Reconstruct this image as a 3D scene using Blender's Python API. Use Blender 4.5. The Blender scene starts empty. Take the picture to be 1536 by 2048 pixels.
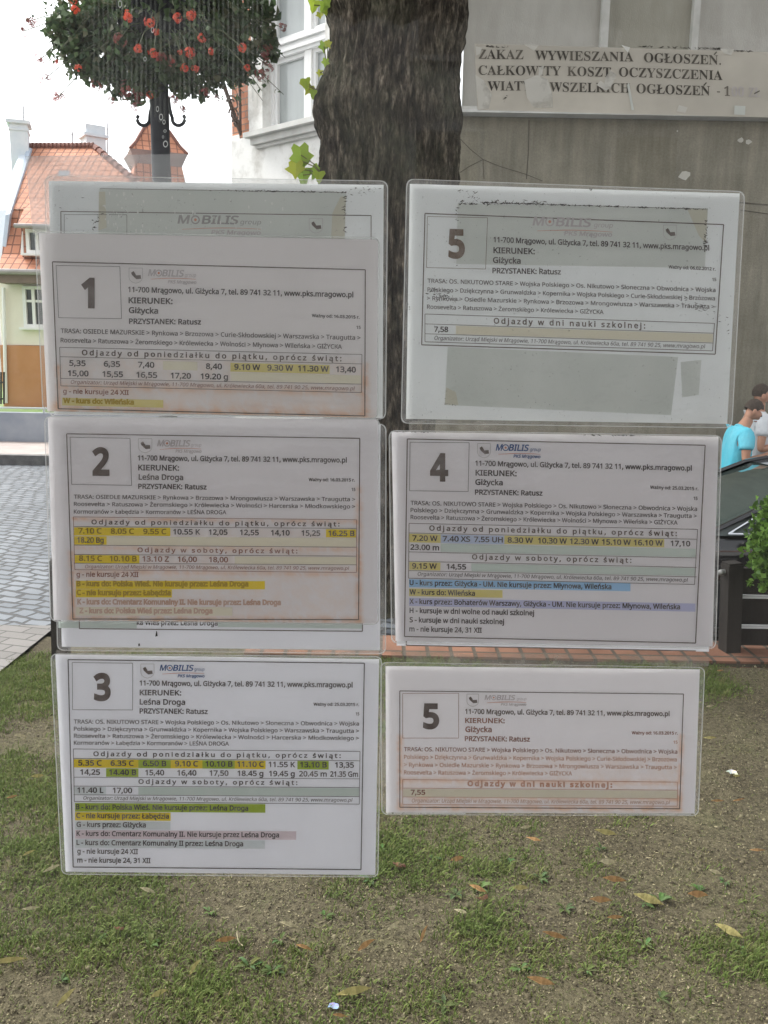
import bpy, bmesh, math, random, os
import numpy as np
from mathutils import Vector, Matrix, noise, geometry
random.seed(7)
rng = np.random.default_rng(11)
R = math.radians
sc = bpy.context.scene
COL = sc.collection

# ------------------------------------------------------------------ camera
F = 1700.0                       # focal length in photo pixels (photo 1536 x 2048)
PITCH, ROLL, EYE = 10.1, 1.0, 1.6
cd = bpy.data.cameras.new('camera')
cam = bpy.data.objects.new('camera', cd)
COL.objects.link(cam)
cd.sensor_fit = 'HORIZONTAL'
cd.sensor_width = 36.0
cd.lens = F / 1536 * 36
cd.clip_start = 0.02
cd.clip_end = 900
CM = (Matrix.Translation((0, 0, EYE)) @ Matrix.Rotation(R(90 - PITCH), 4, 'X') @ Matrix.Rotation(R(ROLL), 4, 'Z'))
cam.matrix_world = CM
sc.camera = cam

# ------------------------------------------------------------------ light: bright overcast
w = bpy.data.worlds.new('World')
sc.world = w
w.use_nodes = True
wn = w.node_tree
wn.nodes.clear()
SUN_EL, SUN_AZ = 48, -60
sky = wn.nodes.new('ShaderNodeTexSky')
sky.sky_type = 'NISHITA'
sky.sun_disc = False
sky.sun_elevation = R(SUN_EL)
sky.sun_rotation = R(SUN_AZ)
sky.air_density = 1.0
sky.dust_density = 4.0
hs = wn.nodes.new('ShaderNodeHueSaturation')
hs.inputs['Saturation'].default_value = 0.18
bgn = wn.nodes.new('ShaderNodeBackground')
bgn.inputs['Strength'].default_value = 0.15
wo = wn.nodes.new('ShaderNodeOutputWorld')
wn.links.new(sky.outputs[0], hs.inputs['Color'])
wn.links.new(hs.outputs[0], bgn.inputs['Color'])
wn.links.new(bgn.outputs[0], wo.inputs['Surface'])
sd = bpy.data.lights.new('sun', 'SUN')
sd.energy = 0.9
sd.angle = R(25)
sd.color = (1.0, 0.96, 0.9)
sun = bpy.data.objects.new('sun', sd)
COL.objects.link(sun)
_a = R(SUN_AZ)
_d = Vector((math.sin(_a) * math.cos(R(SUN_EL)), math.cos(_a) * math.cos(R(SUN_EL)), math.sin(R(SUN_EL))))
sun.rotation_euler = _d.to_track_quat('Z', 'Y').to_euler()
sc.view_settings.view_transform = 'Standard'
sc.view_settings.look = 'None'
sc.view_settings.gamma = 1.0
sc.view_settings.exposure = 1.58
sc.cycles.max_bounces = 8
sc.cycles.transparent_max_bounces = 24
sc.cycles.use_denoising = True
sc.cycles.sample_clamp_indirect = 4

# ------------------------------------------------------------------ measuring helpers
CR = CM.to_3x3()


def ray(px, py):
    return CR @ Vector(((px - 768) / F, (1024 - py) / F, -1.0))


def at(px, py, Y):
    """the world point seen at photo pixel (px, py) at distance Y in front of the camera"""
    d = ray(px, py)
    return Vector((0, 0, EYE)) + d * (Y / d.y)


def atz(px, py, z):
    d = ray(px, py)
    return Vector((0, 0, EYE)) + d * ((z - EYE) / d.z)


def onplane(px, py, p0, n):
    d = ray(px, py)
    o = Vector((0, 0, EYE))
    return o + d * ((p0 - o).dot(n) / d.dot(n))


# ------------------------------------------------------------------ object helpers
def tag(o, label=None, cat=None, group=None, kind=None):
    if label: o['label'] = label
    if cat: o['category'] = cat
    if group: o['group'] = group
    if kind: o['kind'] = kind
    return o


def empty(name, loc=(0, 0, 0), label=None, cat=None, group=None):
    o = bpy.data.objects.new(name, None)
    o.empty_display_size = 0.1
    COL.objects.link(o)
    o.location = loc
    return tag(o, label, cat, group)


class MB:
    """collects geometry in world space; build() links it as ONE mesh object"""

    def __init__(self):
        self.v, self.f, self.mi, self.uv, self.col = [], [], [], [], []

    def face(self, pts, mi=0, uv=None, col=None):
        b = len(self.v)
        self.v += [tuple(p) for p in pts]
        self.f.append(tuple(range(b, b + len(pts))))
        self.mi.append(mi)
        self.uv.append(uv)
        if col is not None:
            self.col += [col] * len(pts)
        return self

    def poly(self, pts, mi=0, s=1.0):
        """planar face with UVs in metres (u along first edge's horizontal, v up)"""
        pts = [Vector(p) for p in pts]
        n = (pts[1] - pts[0]).cross(pts[2] - pts[0])
        if n.length < 1e-9 and len(pts) > 3:
            n = (pts[2] - pts[0]).cross(pts[3] - pts[0])
        n.normalize()
        u = Vector((0, 0, 1)).cross(n)
        u = Vector((1, 0, 0)) if u.length < 1e-3 else u.normalized()
        if u.x < 0: u = -u
        vv = n.cross(u)
        if vv.z < 0: vv = -vv
        return self.face(pts, mi, [((p.dot(u)) * s, (p.dot(vv)) * s) for p in pts])

    def prism(self, pts, d, mi=0):
        """closed prism: polygon pts extruded by vector d"""
        a = [Vector(p) for p in pts]
        b = [p + Vector(d) for p in a]
        self.poly(a, mi)
        self.poly(b[::-1], mi)
        for i in range(len(a)):
            j = (i + 1) % len(a)
            self.poly([a[j], a[i], b[i], b[j]], mi)
        return self

    def box(self, c, s, rz=0, mi=0, rot=None):
        M = rot if rot is not None else Matrix.Rotation(rz, 3, 'Z')
        c = Vector(c)
        P = [c + M @ Vector((sx * s[0] / 2, sy * s[1] / 2, sz * s[2] / 2)) for sz in (-1, 1) for sy in (-1, 1) for sx in (-1, 1)]
        for q in ((0, 2, 3, 1), (4, 5, 7, 6), (0, 1, 5, 4), (2, 6, 7, 3), (0, 4, 6, 2), (1, 3, 7, 5)):
            self.poly([P[i] for i in q], mi)
        return self

    def tube(self, pts, r, seg=8, mi=0, caps=True):
        pts = [Vector(p) for p in pts]
        if not hasattr(r, '__len__'): r = [r] * len(pts)
        b = len(self.v)
        up = Vector((0, 0, 1))
        for i, p in enumerate(pts):
            t = (pts[min(i + 1, len(pts) - 1)] - pts[max(i - 1, 0)]).normalized()
            a = t.cross(up)
            if a.length < 0.05: a = t.cross(Vector((0, 1, 0)))
            a.normalize()
            c = a.cross(t)
            for k in range(seg):
                th = 2 * math.pi * k / seg
                self.v.append(tuple(p + (a * math.cos(th) + c * math.sin(th)) * r[i]))
        for i in range(len(pts) - 1):
            for k in range(seg):
                k2 = (k + 1) % seg
                self.f.append((b + i * seg + k, b + i * seg + k2, b + (i + 1) * seg + k2, b + (i + 1) * seg + k))
                self.mi.append(mi)
                self.uv.append(None)
        if caps:
            self.f.append(tuple(b + k for k in range(seg))); self.mi.append(mi); self.uv.append(None)
            e = b + (len(pts) - 1) * seg
            self.f.append(tuple(e + k for k in reversed(range(seg)))); self.mi.append(mi); self.uv.append(None)
        return self

    def ball(self, c, r, seg=10, rings=7, mi=0, sc3=(1, 1, 1)):
        b = len(self.v)
        c = Vector(c)
        for i in range(rings + 1):
            ph = math.pi * i / rings
            for k in range(seg):
                th = 2 * math.pi * k / seg
                self.v.append((c.x + r * sc3[0] * math.sin(ph) * math.cos(th), c.y + r * sc3[1] * math.sin(ph) * math.sin(th), c.z + r * sc3[2] * math.cos(ph)))
        for i in range(rings):
            for k in range(seg):
                k2 = (k + 1) % seg
                self.f.append((b + i * seg + k, b + (i + 1) * seg + k, b + (i + 1) * seg + k2, b + i * seg + k2))
                self.mi.append(mi); self.uv.append(None)
        return self

    def build(self, name, mats, parent=None, smooth=False, loc=None):
        me = bpy.data.meshes.new(name)
        org = Vector(loc) if loc is not None else (parent.matrix_world.translation.copy() if parent else Vector((0, 0, 0)))
        if parent is not None and loc is None:
            org = Vector(WORLD.get(parent.name, parent.location))
        me.from_pydata([(x - org.x, y - org.y, z - org.z) for x, y, z in self.v], [], self.f)
        if not isinstance(mats, (list, tuple)): mats = [mats]
        for m in mats: me.materials.append(m)
        if len(mats) > 1: me.polygons.foreach_set('material_index', self.mi)
        if any(u is not None for u in self.uv):
            L = me.uv_layers.new(name='UVMap')
            flat = []
            for f, u in zip(self.f, self.uv):
                flat += [c for q in (u if u is not None else [(0, 0)] * len(f)) for c in q]
            L.data.foreach_set('uv', flat)
        if self.col and len(self.col) == len(self.v):
            A = me.color_attributes.new('Col', 'FLOAT_COLOR', 'POINT')
            A.data.foreach_set('color', [c for q in self.col for c in (q[0], q[1], q[2], 1.0)])
        if smooth: me.polygons.foreach_set('use_smooth', [True] * len(me.polygons))
        me.update()
        o = bpy.data.objects.new(name, me)
        COL.objects.link(o)
        if parent is not None:
            o.parent = parent
            pw = Vector(WORLD.get(parent.name, parent.location))
            o.location = org - pw
            WORLD[o.name] = org.copy()
        else:
            o.location = org
            WORLD[o.name] = org.copy()
        return o


WORLD = {}


def thing(name, loc, label, cat, group=None):
    o = empty(name, loc, label, cat, group)
    WORLD[o.name] = Vector(loc)
    return o


def fast_mesh(name, verts, faces4, mat, cols=None, smooth=False, parent=None):
    """numpy quads -> mesh object (verts world space)"""
    org = np.array(WORLD.get(parent.name, parent.location)) if parent else np.zeros(3)
    me = bpy.data.meshes.new(name)
    verts = np.asarray(verts, dtype=np.float32) - org.astype(np.float32)
    faces4 = np.asarray(faces4, dtype=np.int32)
    k = faces4.shape[1]
    me.vertices.add(len(verts)); me.vertices.foreach_set('co', verts.ravel())
    me.loops.add(faces4.size); me.loops.foreach_set('vertex_index', faces4.ravel())
    me.polygons.add(len(faces4))
    me.polygons.foreach_set('loop_start', np.arange(0, faces4.size, k, dtype=np.int32))
    me.update(calc_edges=True)
    if cols is not None:
        A = me.color_attributes.new('Col', 'FLOAT_COLOR', 'POINT')
        c4 = np.ones((len(verts), 4), np.float32); c4[:, :3] = cols
        A.data.foreach_set('color', c4.ravel())
    if smooth: me.polygons.foreach_set('use_smooth', np.ones(len(faces4), bool))
    me.materials.append(mat)
    me.validate()
    o = bpy.data.objects.new(name, me)
    COL.objects.link(o)
    if parent is not None: o.parent = parent
    WORLD[o.name] = Vector(org)
    return o


# ------------------------------------------------------------------ materials
def s2l(c):
    return tuple(((x / 255) / 12.92 if x / 255 <= 0.04045 else ((x / 255 + 0.055) / 1.055) ** 2.4) for x in c)


class NT:
    def __init__(self, name):
        self.m = bpy.data.materials.new(name)
        self.m.use_nodes = True
        self.t = self.m.node_tree
        self.b = self.t.nodes['Principled BSDF']
        self.out = self.t.nodes['Material Output']

    def n(self, typ, **kw):
        o = self.t.nodes.new(typ)
        for k, v in kw.items(): setattr(o, k, v)
        return o

    def l(self, a, b): self.t.links.new(a, b)

    def coord(self, kind='Object', scale=(1, 1, 1)):
        tc = self.n('ShaderNodeTexCoord')
        mp = self.n('ShaderNodeMapping')
        mp.inputs['Scale'].default_value = scale
        self.l(tc.outputs[kind], mp.inputs[0])
        return mp.outputs[0]

    def noise(self, vec, scale, detail=4, rough=0.55):
        o = self.n('ShaderNodeTexNoise')
        o.inputs['Scale'].default_value = scale
        o.inputs['Detail'].default_value = detail
        o.inputs['Roughness'].default_value = rough
        self.l(vec, o.inputs['Vector'])
        return o.outputs['Fac']

    def ramp(self, fac, stops):
        o = self.n('ShaderNodeValToRGB')
        e = o.color_ramp.elements
        while len(e) < len(stops): e.new(0.5)
        for q, (p, c) in zip(e, stops):
            q.position = p
            q.color = (*c, 1) if hasattr(c, '__len__') else (c, c, c, 1)
        self.l(fac, o.inputs[0])
        return o.outputs[0]

    def mix(self, fac, a, b, mode='MIX'):
        o = self.n('ShaderNodeMix', data_type='RGBA', blend_type=mode)
        for s, x in ((o.inputs[0], fac), (o.inputs[6], a), (o.inputs[7], b)):
            if hasattr(x, 'is_output'): self.l(x, s)
            elif hasattr(x, '__len__'): s.default_value = (*x, 1)
            else: s.default_value = x
        return o.outputs[2]

    def bump(self, h, strength=0.3, dist=0.01):
        o = self.n('ShaderNodeBump')
        o.inputs['Strength'].default_value = strength
        o.inputs['Distance'].default_value = dist
        self.l(h, o.inputs['Height'])
        self.l(o.outputs[0], self.b.inputs['Normal'])

    def set(self, **kw):
        for k, v in kw.items():
            s = self.b.inputs[k.replace('_', ' ')]
            if hasattr(v, 'is_output'): self.l(v, s)
            elif hasattr(v, '__len__'): s.default_value = (*v, 1)
            else: s.default_value = v
        return self


def noisy(name, c1, c2, scale=6, rough=0.8, bump=0.2, bscale=None, detail=5, kind='Object', stretch=(1, 1, 1), spec=0.3, dist=0.01, metal=0):
    t = NT(name)
    v = t.coord(kind, stretch)
    f = t.noise(v, scale, detail)
    t.set(Base_Color=t.ramp(f, [(0.3, c1), (0.7, c2)]), Roughness=rough, Metallic=metal)
    t.b.inputs['Specular IOR Level'].default_value = spec
    if bump: t.bump(t.noise(v, bscale or scale * 4, 4), bump, dist)
    return t.m


def attr_mat(name, rough=0.8, trans=0.0, spec=0.2):
    t = NT(name)
    a = t.n('ShaderNodeAttribute', attribute_name='Col')
    t.set(Base_Color=a.outputs['Color'], Roughness=rough)
    t.b.inputs['Specular IOR Level'].default_value = spec
    if trans:
        tr = t.n('ShaderNodeBsdfTranslucent')
        t.l(a.outputs['Color'], tr.inputs[0])
        mx = t.n('ShaderNodeMixShader')
        mx.inputs[0].default_value = trans
        t.l(t.b.outputs[0], mx.inputs[1]); t.l(tr.outputs[0], mx.inputs[2])
        t.l(mx.outputs[0], t.out.inputs[0])
    return t.m


def clear_mat(name, haze=0.1, tint=(1, 1, 1), gloss=True, rough=0.02, bump=0.0, bscale=30, hazecol=(0.7, 0.72, 0.7), hnoise=0, ior=1.45):
    """thin clear sheet: transparent + fresnel gloss + a little dirt"""
    t = NT(name)
    t.t.nodes.remove(t.b)
    tr = t.n('ShaderNodeBsdfTransparent'); tr.inputs[0].default_value = (*tint, 1)
    df = t.n('ShaderNodeBsdfDiffuse'); df.inputs[0].default_value = (*hazecol, 1)
    mx = t.n('ShaderNodeMixShader'); mx.inputs[0].default_value = haze
    t.l(tr.outputs[0], mx.inputs[1]); t.l(df.outputs[0], mx.inputs[2])
    v = t.coord('Object')
    if hnoise:
        f = t.noise(v, hnoise, 5)
        mp = t.n('ShaderNodeMapRange')
        mp.inputs[1].default_value = 0.35; mp.inputs[2].default_value = 0.75
        mp.inputs[3].default_value = haze * 0.3; mp.inputs[4].default_value = haze * 2
        t.l(f, mp.inputs[0]); t.l(mp.outputs[0], mx.inputs[0])
    gl = t.n('ShaderNodeBsdfGlossy'); gl.inputs['Roughness'].default_value = rough
    fr = t.n('ShaderNodeFresnel'); fr.inputs[0].default_value = ior
    if bump:
        b = t.n('ShaderNodeBump'); b.inputs['Strength'].default_value = bump; b.inputs['Distance'].default_value = 0.004
        t.l(t.noise(v, bscale, 3), b.inputs['Height']); t.l(b.outputs[0], gl.inputs['Normal']); t.l(b.outputs[0], fr.inputs['Normal'])
    m2 = t.n('ShaderNodeMixShader')
    t.l(fr.outputs[0], m2.inputs[0]); t.l(mx.outputs[0], m2.inputs[1]); t.l(gl.outputs[0], m2.inputs[2])
    t.l(m2.outputs[0], t.out.inputs[0])
    return t.m


def brick_mat(name, c1, c2, mortar, bw, rh, ms, offset=0.5, rough=0.85, kind='UV', distort=0.0, bump=0.4, rot=0.0, var=(0.85, 1.15), bdist=0.01, nscale=3, wave=0):
    t = NT(name)
    tc = t.n('ShaderNodeTexCoord')
    mp = t.n('ShaderNodeMapping'); mp.inputs['Rotation'].default_value = (0, 0, rot)
    t.l(tc.outputs[kind], mp.inputs[0])
    vec = mp.outputs[0]
    if distort:
        nz = t.n('ShaderNodeTexNoise'); nz.inputs['Scale'].default_value = 2.2; nz.inputs['Detail'].default_value = 3
        t.l(vec, nz.inputs['Vector'])
        va = t.n('ShaderNodeVectorMath', operation='SCALE'); va.inputs[3].default_value = distort
        t.l(nz.outputs['Color'], va.inputs[0])
        vb = t.n('ShaderNodeVectorMath', operation='ADD')
        t.l(vec, vb.inputs[0]); t.l(va.outputs[0], vb.inputs[1]); vec = vb.outputs[0]
    b = t.n('ShaderNodeTexBrick', offset=offset)
    b.inputs['Scale'].default_value = 1
    b.inputs['Brick Width'].default_value = bw
    b.inputs['Row Height'].default_value = rh
    b.inputs['Mortar Size'].default_value = ms
    b.inputs['Mortar Smooth'].default_value = 0.3
    b.inputs['Color1'].default_value = (*c1, 1); b.inputs['Color2'].default_value = (*c2, 1); b.inputs['Mortar'].default_value = (*mortar, 1)
    t.l(vec, b.inputs['Vector'])
    v = t.coord('Object')
    f = t.noise(v, nscale, 6)
    col = t.mix(1.0, b.outputs['Color'], t.ramp(f, [(0.25, var[0]), (0.75, var[1])]), 'MULTIPLY')
    t.set(Base_Color=col, Roughness=rough)
    t.b.inputs['Specular IOR Level'].default_value = 0.25
    inv = t.n('ShaderNodeMath', operation='SUBTRACT'); inv.inputs[0].default_value = 1
    t.l(b.outputs['Fac'], inv.inputs[1])
    h = inv.outputs[0]
    if wave:
        wv = t.n('ShaderNodeTexWave', wave_type='BANDS', bands_direction='X'); wv.inputs['Scale'].default_value = wave
        t.l(vec, wv.inputs['Vector'])
        ad = t.n('ShaderNodeMath', operation='ADD'); t.l(h, ad.inputs[0]); t.l(wv.outputs['Fac'], ad.inputs[1]); h = ad.outputs[0]
    if bump: t.bump(h, bump, bdist)
    return t.m


M = {}
M['glass'] = clear_mat('shelter_glass', haze=0.012, tint=(0.955, 0.965, 0.95), hnoise=3.0, hazecol=(0.6, 0.62, 0.57), ior=1.36)
M['film'] = clear_mat('old_clear_film', haze=0.34, tint=(0.97, 0.98, 0.99), hnoise=9.0, rough=0.15, hazecol=(0.72, 0.76, 0.78))
M['lam'] = clear_mat('laminate', haze=0.02, rough=0.10, bump=0.45, bscale=38, ior=1.5, hazecol=(0.75, 0.75, 0.77))
M['lam_edge'] = clear_mat('laminate_edge', haze=0.20, rough=0.12, bump=0.2, bscale=40, hnoise=25, hazecol=(0.66, 0.68, 0.68))
M['lam_rim'] = clear_mat('laminate_rim', haze=0.55, rough=0.2, hazecol=(0.78, 0.8, 0.8))
M['steel'] = noisy('grey_steel', (0.2, 0.2, 0.2), (0.28, 0.28, 0.27), 12, 0.45, 0.05, metal=0.7)


def paper_mat(name, c, var=0.03, trans=0.06):
    """paper; its own tint and its stains sit in the mesh colour"""
    t = NT(name)
    t.m['tint'] = c
    v = t.coord('Object')
    at_ = t.n('ShaderNodeAttribute', attribute_name='Col')
    colr = t.mix(1, at_.outputs['Color'], t.ramp(t.noise(v, 9, 6), [(0.3, 1 - var), (0.7, 1 + var)]), 'MULTIPLY')
    t.set(Base_Color=colr, Roughness=0.75)
    t.b.inputs['Specular IOR Level'].default_value = 0.2
    tr = t.n('ShaderNodeBsdfTranslucent'); t.l(colr, tr.inputs[0])
    mx = t.n('ShaderNodeMixShader'); mx.inputs[0].default_value = trans
    t.l(t.b.outputs[0], mx.inputs[1]); t.l(tr.outputs[0], mx.inputs[2]); t.l(mx.outputs[0], t.out.inputs[0])
    return t.m


def ink_mat(name, c, fade=0.25, paper=(0.75, 0.73, 0.72)):
    t = NT(name)
    v = t.coord('Object')
    f = t.noise(v, 60, 4)
    f2 = t.mix(t.ramp(f, [(0.35, 0.0), (0.75, fade)]), c, paper)
    t.set(Base_Color=f2, Roughness=0.85)
    t.b.inputs['Specular IOR Level'].default_value = 0.1
    return t.m


def veil_mat(name, c, alpha, scale=30, lo=0.35, hi=0.7, uvfall=False):
    """thin stain: coloured layer whose cover varies"""
    t = NT(name)
    t.set(Base_Color=c, Roughness=0.85)
    t.b.inputs['Specular IOR Level'].default_value = 0.1
    v = t.coord('Object')
    f = t.noise(v, scale, 5)
    mp = t.n('ShaderNodeMapRange'); mp.inputs[1].default_value = lo; mp.inputs[2].default_value = hi
    mp.inputs[3].default_value = 0; mp.inputs[4].default_value = alpha
    t.l(f, mp.inputs[0])
    fac = mp.outputs[0]
    if uvfall:
        tc = t.n('ShaderNodeTexCoord'); sx = t.n('ShaderNodeSeparateXYZ'); t.l(tc.outputs['UV'], sx.inputs[0])
        pw = t.n('ShaderNodeMath', operation='POWER'); pw.inputs[1].default_value = 1.6; t.l(sx.outputs[1], pw.inputs[0])
        ml = t.n('ShaderNodeMath', operation='MULTIPLY'); t.l(pw.outputs[0], ml.inputs[0]); t.l(fac, ml.inputs[1]); fac = ml.outputs[0]
    tr = t.n('ShaderNodeBsdfTransparent')
    mx = t.n('ShaderNodeMixShader'); t.l(fac, mx.inputs[0]); t.l(tr.outputs[0], mx.inputs[1]); t.l(t.b.outputs[0], mx.inputs[2])
    t.l(mx.outputs[0], t.out.inputs[0])
    return t.m


# ------------------------------------------------------------------ lettering
FP = bpy.utils.system_resource('DATAFILES', path='fonts') or ''


def font(n):
    try:
        return bpy.data.fonts.load(os.path.join(FP, n))
    except Exception:
        return None


SANS, MATHF = font('NotoSansHebrew-Regular.woff2'), font('NotoSansMath-Regular.woff2')
_glyph_cache = {}


def contours(text, fnt, spacing=1.0):
    cu = bpy.data.curves.new('lettering', 'FONT')
    cu.body = text
    if fnt: cu.font = fnt
    cu.space_character = spacing
    ob = bpy.data.objects.new('lettering', cu)
    COL.objects.link(ob)
    dg = bpy.context.evaluated_depsgraph_get()
    c2 = ob.evaluated_get(dg).to_curve(dg)
    out = []
    for sp in c2.splines:
        pts = []
        if sp.type == 'BEZIER':
            bp = sp.bezier_points
            for i in range(len(bp)):
                a, b = bp[i], bp[(i + 1) % len(bp)]
                straight = (a.handle_right - a.co).cross(b.co - a.co).length < 1e-5 and (b.handle_left - b.co).cross(b.co - a.co).length < 1e-5
                for q in ([0] if straight else [0, 1 / 3, 2 / 3]):
                    u = 1 - q
                    p = a.co * u ** 3 + a.handle_right * 3 * u * u * q + b.handle_left * 3 * u * q * q + b.co * q ** 3
                    pts.append((p.x, p.y))
        else:
            pts = [(p.co.x, p.co.y) for p in sp.points]
        cl = []
        for p in pts:
            if not cl or (abs(p[0] - cl[-1][0]) + abs(p[1] - cl[-1][1])) > 1e-4: cl.append(p)
        if len(cl) > 2 and abs(cl[0][0] - cl[-1][0]) + abs(cl[0][1] - cl[-1][1]) < 1e-4: cl.pop()
        if len(cl) > 2: out.append(np.array(cl))
    ob.evaluated_get(dg).to_curve_clear()
    COL.objects.unlink(ob)
    bpy.data.objects.remove(ob)
    bpy.data.curves.remove(cu)
    return out


def area(c):
    x, y = c[:, 0], c[:, 1]
    return 0.5 * np.sum(x * np.roll(y, -1) - np.roll(x, -1) * y)


def fill(cs, sg=0):
    pts = [Vector(p) for c in cs for p in c]
    edges, e0, e1, b = [], [], [], 0
    for c in cs:
        n = len(c)
        edges += [(b + i, b + (i + 1) % n) for i in range(n)]
        e0.append(c); e1.append(np.roll(c, -1, axis=0))
        b += n
    vs, _, fs, *_ = geometry.delaunay_2d_cdt(pts, edges, [], 0, 1e-6)
    V = np.array([(p.x, p.y) for p in vs])
    T = np.array([f for f in fs if len(f) == 3])
    if len(T) == 0: return V, T
    C = V[T].mean(axis=1)
    A, B = np.concatenate(e0), np.concatenate(e1)
    wn_ = np.zeros(len(C), int)
    for k in range(0, len(C), 2000):
        cx, cy = C[k:k + 2000, 0][:, None], C[k:k + 2000, 1][:, None]
        s = (B[:, 0] - A[:, 0]) * (cy - A[:, 1]) - (cx - A[:, 0]) * (B[:, 1] - A[:, 1])
        up = (A[:, 1] <= cy) & (B[:, 1] > cy) & (s > 0)
        dn = (A[:, 1] > cy) & (B[:, 1] <= cy) & (s < 0)
        wn_[k:k + 2000] = up.sum(1) - dn.sum(1)
    return V, T[wn_ != 0] if not sg else T[wn_ * sg > 0]


def lettering(text, bold=0.0, fnt='sans', spacing=1.0):
    """flat triangles of a line of text; returns verts (baseline y=0, x from 0..1 over its width, cap height = 1) and tris"""
    key = (text, round(bold, 4), fnt, spacing)
    if key in _glyph_cache: return _glyph_cache[key]
    if fnt == 'serif' and MATHF:
        def mb(ch):
            if 'A' <= ch <= 'Z': return chr(0x1D400 + ord(ch) - 65)
            if '0' <= ch <= '9': return chr(0x1D7CE + ord(ch) - 48)
            return {'Ł': chr(0x1D400 + 11), 'Ń': chr(0x1D400 + 13)}.get(ch, ch)
        cs = contours(''.join(mb(c) for c in text), MATHF, spacing)
        cap = max(c[:, 1].max() for c in contours(mb('E'), MATHF))
    else:
        cs = contours(text, SANS, spacing)
        cap = max(c[:, 1].max() for c in contours('E', SANS))
    big = max(cs, key=lambda c: abs(area(c)))
    sg = 1 if area(big) > 0 else -1
    if bold:
        new = []
        for c in cs:
            d0 = c - np.roll(c, 1, axis=0); d1 = np.roll(c, -1, axis=0) - c
            d0 /= np.linalg.norm(d0, axis=1)[:, None] + 1e-9; d1 /= np.linalg.norm(d1, axis=1)[:, None] + 1e-9
            n0 = np.stack([d0[:, 1], -d0[:, 0]], 1); n1 = np.stack([d1[:, 1], -d1[:, 0]], 1)
            n = n0 + n1
            ln = np.maximum(np.linalg.norm(n, axis=1), 0.7)[:, None]
            new.append(c + n / ln * bold * sg * np.minimum(2 / ln, 1.4))
        cs = new
    V, T = fill(cs, sg)
    x0, x1 = V[:, 0].min(), V[:, 0].max()
    V = np.stack([(V[:, 0] - x0) / (x1 - x0), V[:, 1] / cap], 1)
    _glyph_cache[key] = (V, T)
    return V, T


# ------------------------------------------------------------------ the glass pane of the shelter and its plane
GY, GYAW = 0.775, 1.2            # pane distance and its slight turn
GN = Vector((math.sin(R(GYAW)), -math.cos(R(GYAW)), 0))      # towards the camera
GP = Vector((0, GY, 0))


def gp(px, py, off=0.0):
    return onplane(px, py, GP + GN * off, GN)


shelter = thing('bus_shelter', (0, GY, 0), 'glass bus shelter pane carrying the taped timetables', 'bus shelter')
GU = Vector((math.cos(R(GYAW)), math.sin(R(GYAW)), 0))
gl = MB().poly([GP - GU * 1.55 + Vector((0, 0, .25)), GP + GU * 1.55 + Vector((0, 0, .25)), GP + GU * 1.55 + Vector((0, 0, 2.42)), GP - GU * 1.55 + Vector((0, 0, 2.42))])
glass = gl.build('glass_panel', M['glass'], shelter)
for s in (-1, 1):
    MB().box(GP + GU * 1.59 * s + Vector((0, 0, 1.24)), (0.07, 0.07, 2.48), R(GYAW)).build('post', M['steel'], shelter)
MB().box(GP + Vector((0, 0, 2.45)), (3.1, 0.05, 0.06), R(GYAW)).build('top_rail', M['steel'], shelter)
MB().box(GP + Vector((0, 0, 0.22)), (3.1, 0.05, 0.06), R(GYAW)).build('bottom_rail', M['steel'], shelter)
for s in (-1, 1):
    MB().box(GP + GU * 1.59 * s + Vector((0, -1.75, 1.24)), (0.07, 0.07, 2.48), 0).build('post', M['steel'], shelter)
rf = MB()
nr = 120
for i in range(nr):                 # ribbed roof sheet
    xa, xb = -1.8 + 3.6 * i / nr, -1.8 + 3.6 * (i + 1) / nr
    za, zb = 2.52 + 0.012 * math.sin(i * 1.571), 2.52 + 0.012 * math.sin((i + 1) * 1.571)
    rf.face([(xa, GY + .3, za), (xb, GY + .3, zb), (xb, -.85, zb - .05), (xa, -.85, za - .05)])
rf.build('roof', noisy('roof_sheet', (0.42, 0.43, 0.42), (0.5, 0.51, 0.5), 8, 0.6, 0.1), shelter)

# faint pale vertical streaks and dried drops on the pane
M['streak'] = veil_mat('pale_streaks', (0.55, 0.6, 0.56), 0.18, 40, 0.25, 0.6)
sk = MB()
x = 186.0
while x < 532:
    wd = random.uniform(3.2, 5.0)
    y1 = random.uniform(215, 262) - abs(x - 330) * 0.12
    sk.face([gp(x, -40, .0004), gp(x + wd, -40, .0004), gp(x + wd, y1, .0004), gp(x, y1, .0004)])
    x += random.uniform(8.6, 10.6)
sk.build('pale_streaks', M['streak'], shelter)
dr = MB()
for cx, cy, rx, ry in ((322, 234, 4, 7), (328, 244, 3, 5), (331, 288, 5, 7), (330, 262, 3, 3), (315, 218, 3, 6), (240, 8, 4, 8), (305, 60, 3, 6), (290, 118, 3, 5), (326, 274, 2, 3), (205, 310, 3, 4)):
    for k in range(12):
        a0, a1 = k * math.pi / 6, (k + 1) * math.pi / 6
        P = [(cx + math.cos(a) * rx * q, cy + math.sin(a) * ry * q) for a, q in ((a0, 1), (a1, 1), (a1, .68), (a0, .68))]
        dr.face([gp(p[0], p[1], .0005) for p in P])
dr.build('dried_drops', veil_mat('drop_marks', (0.75, 0.78, 0.78), 0.8, 90, 0.1, 0.3), shelter)

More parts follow.
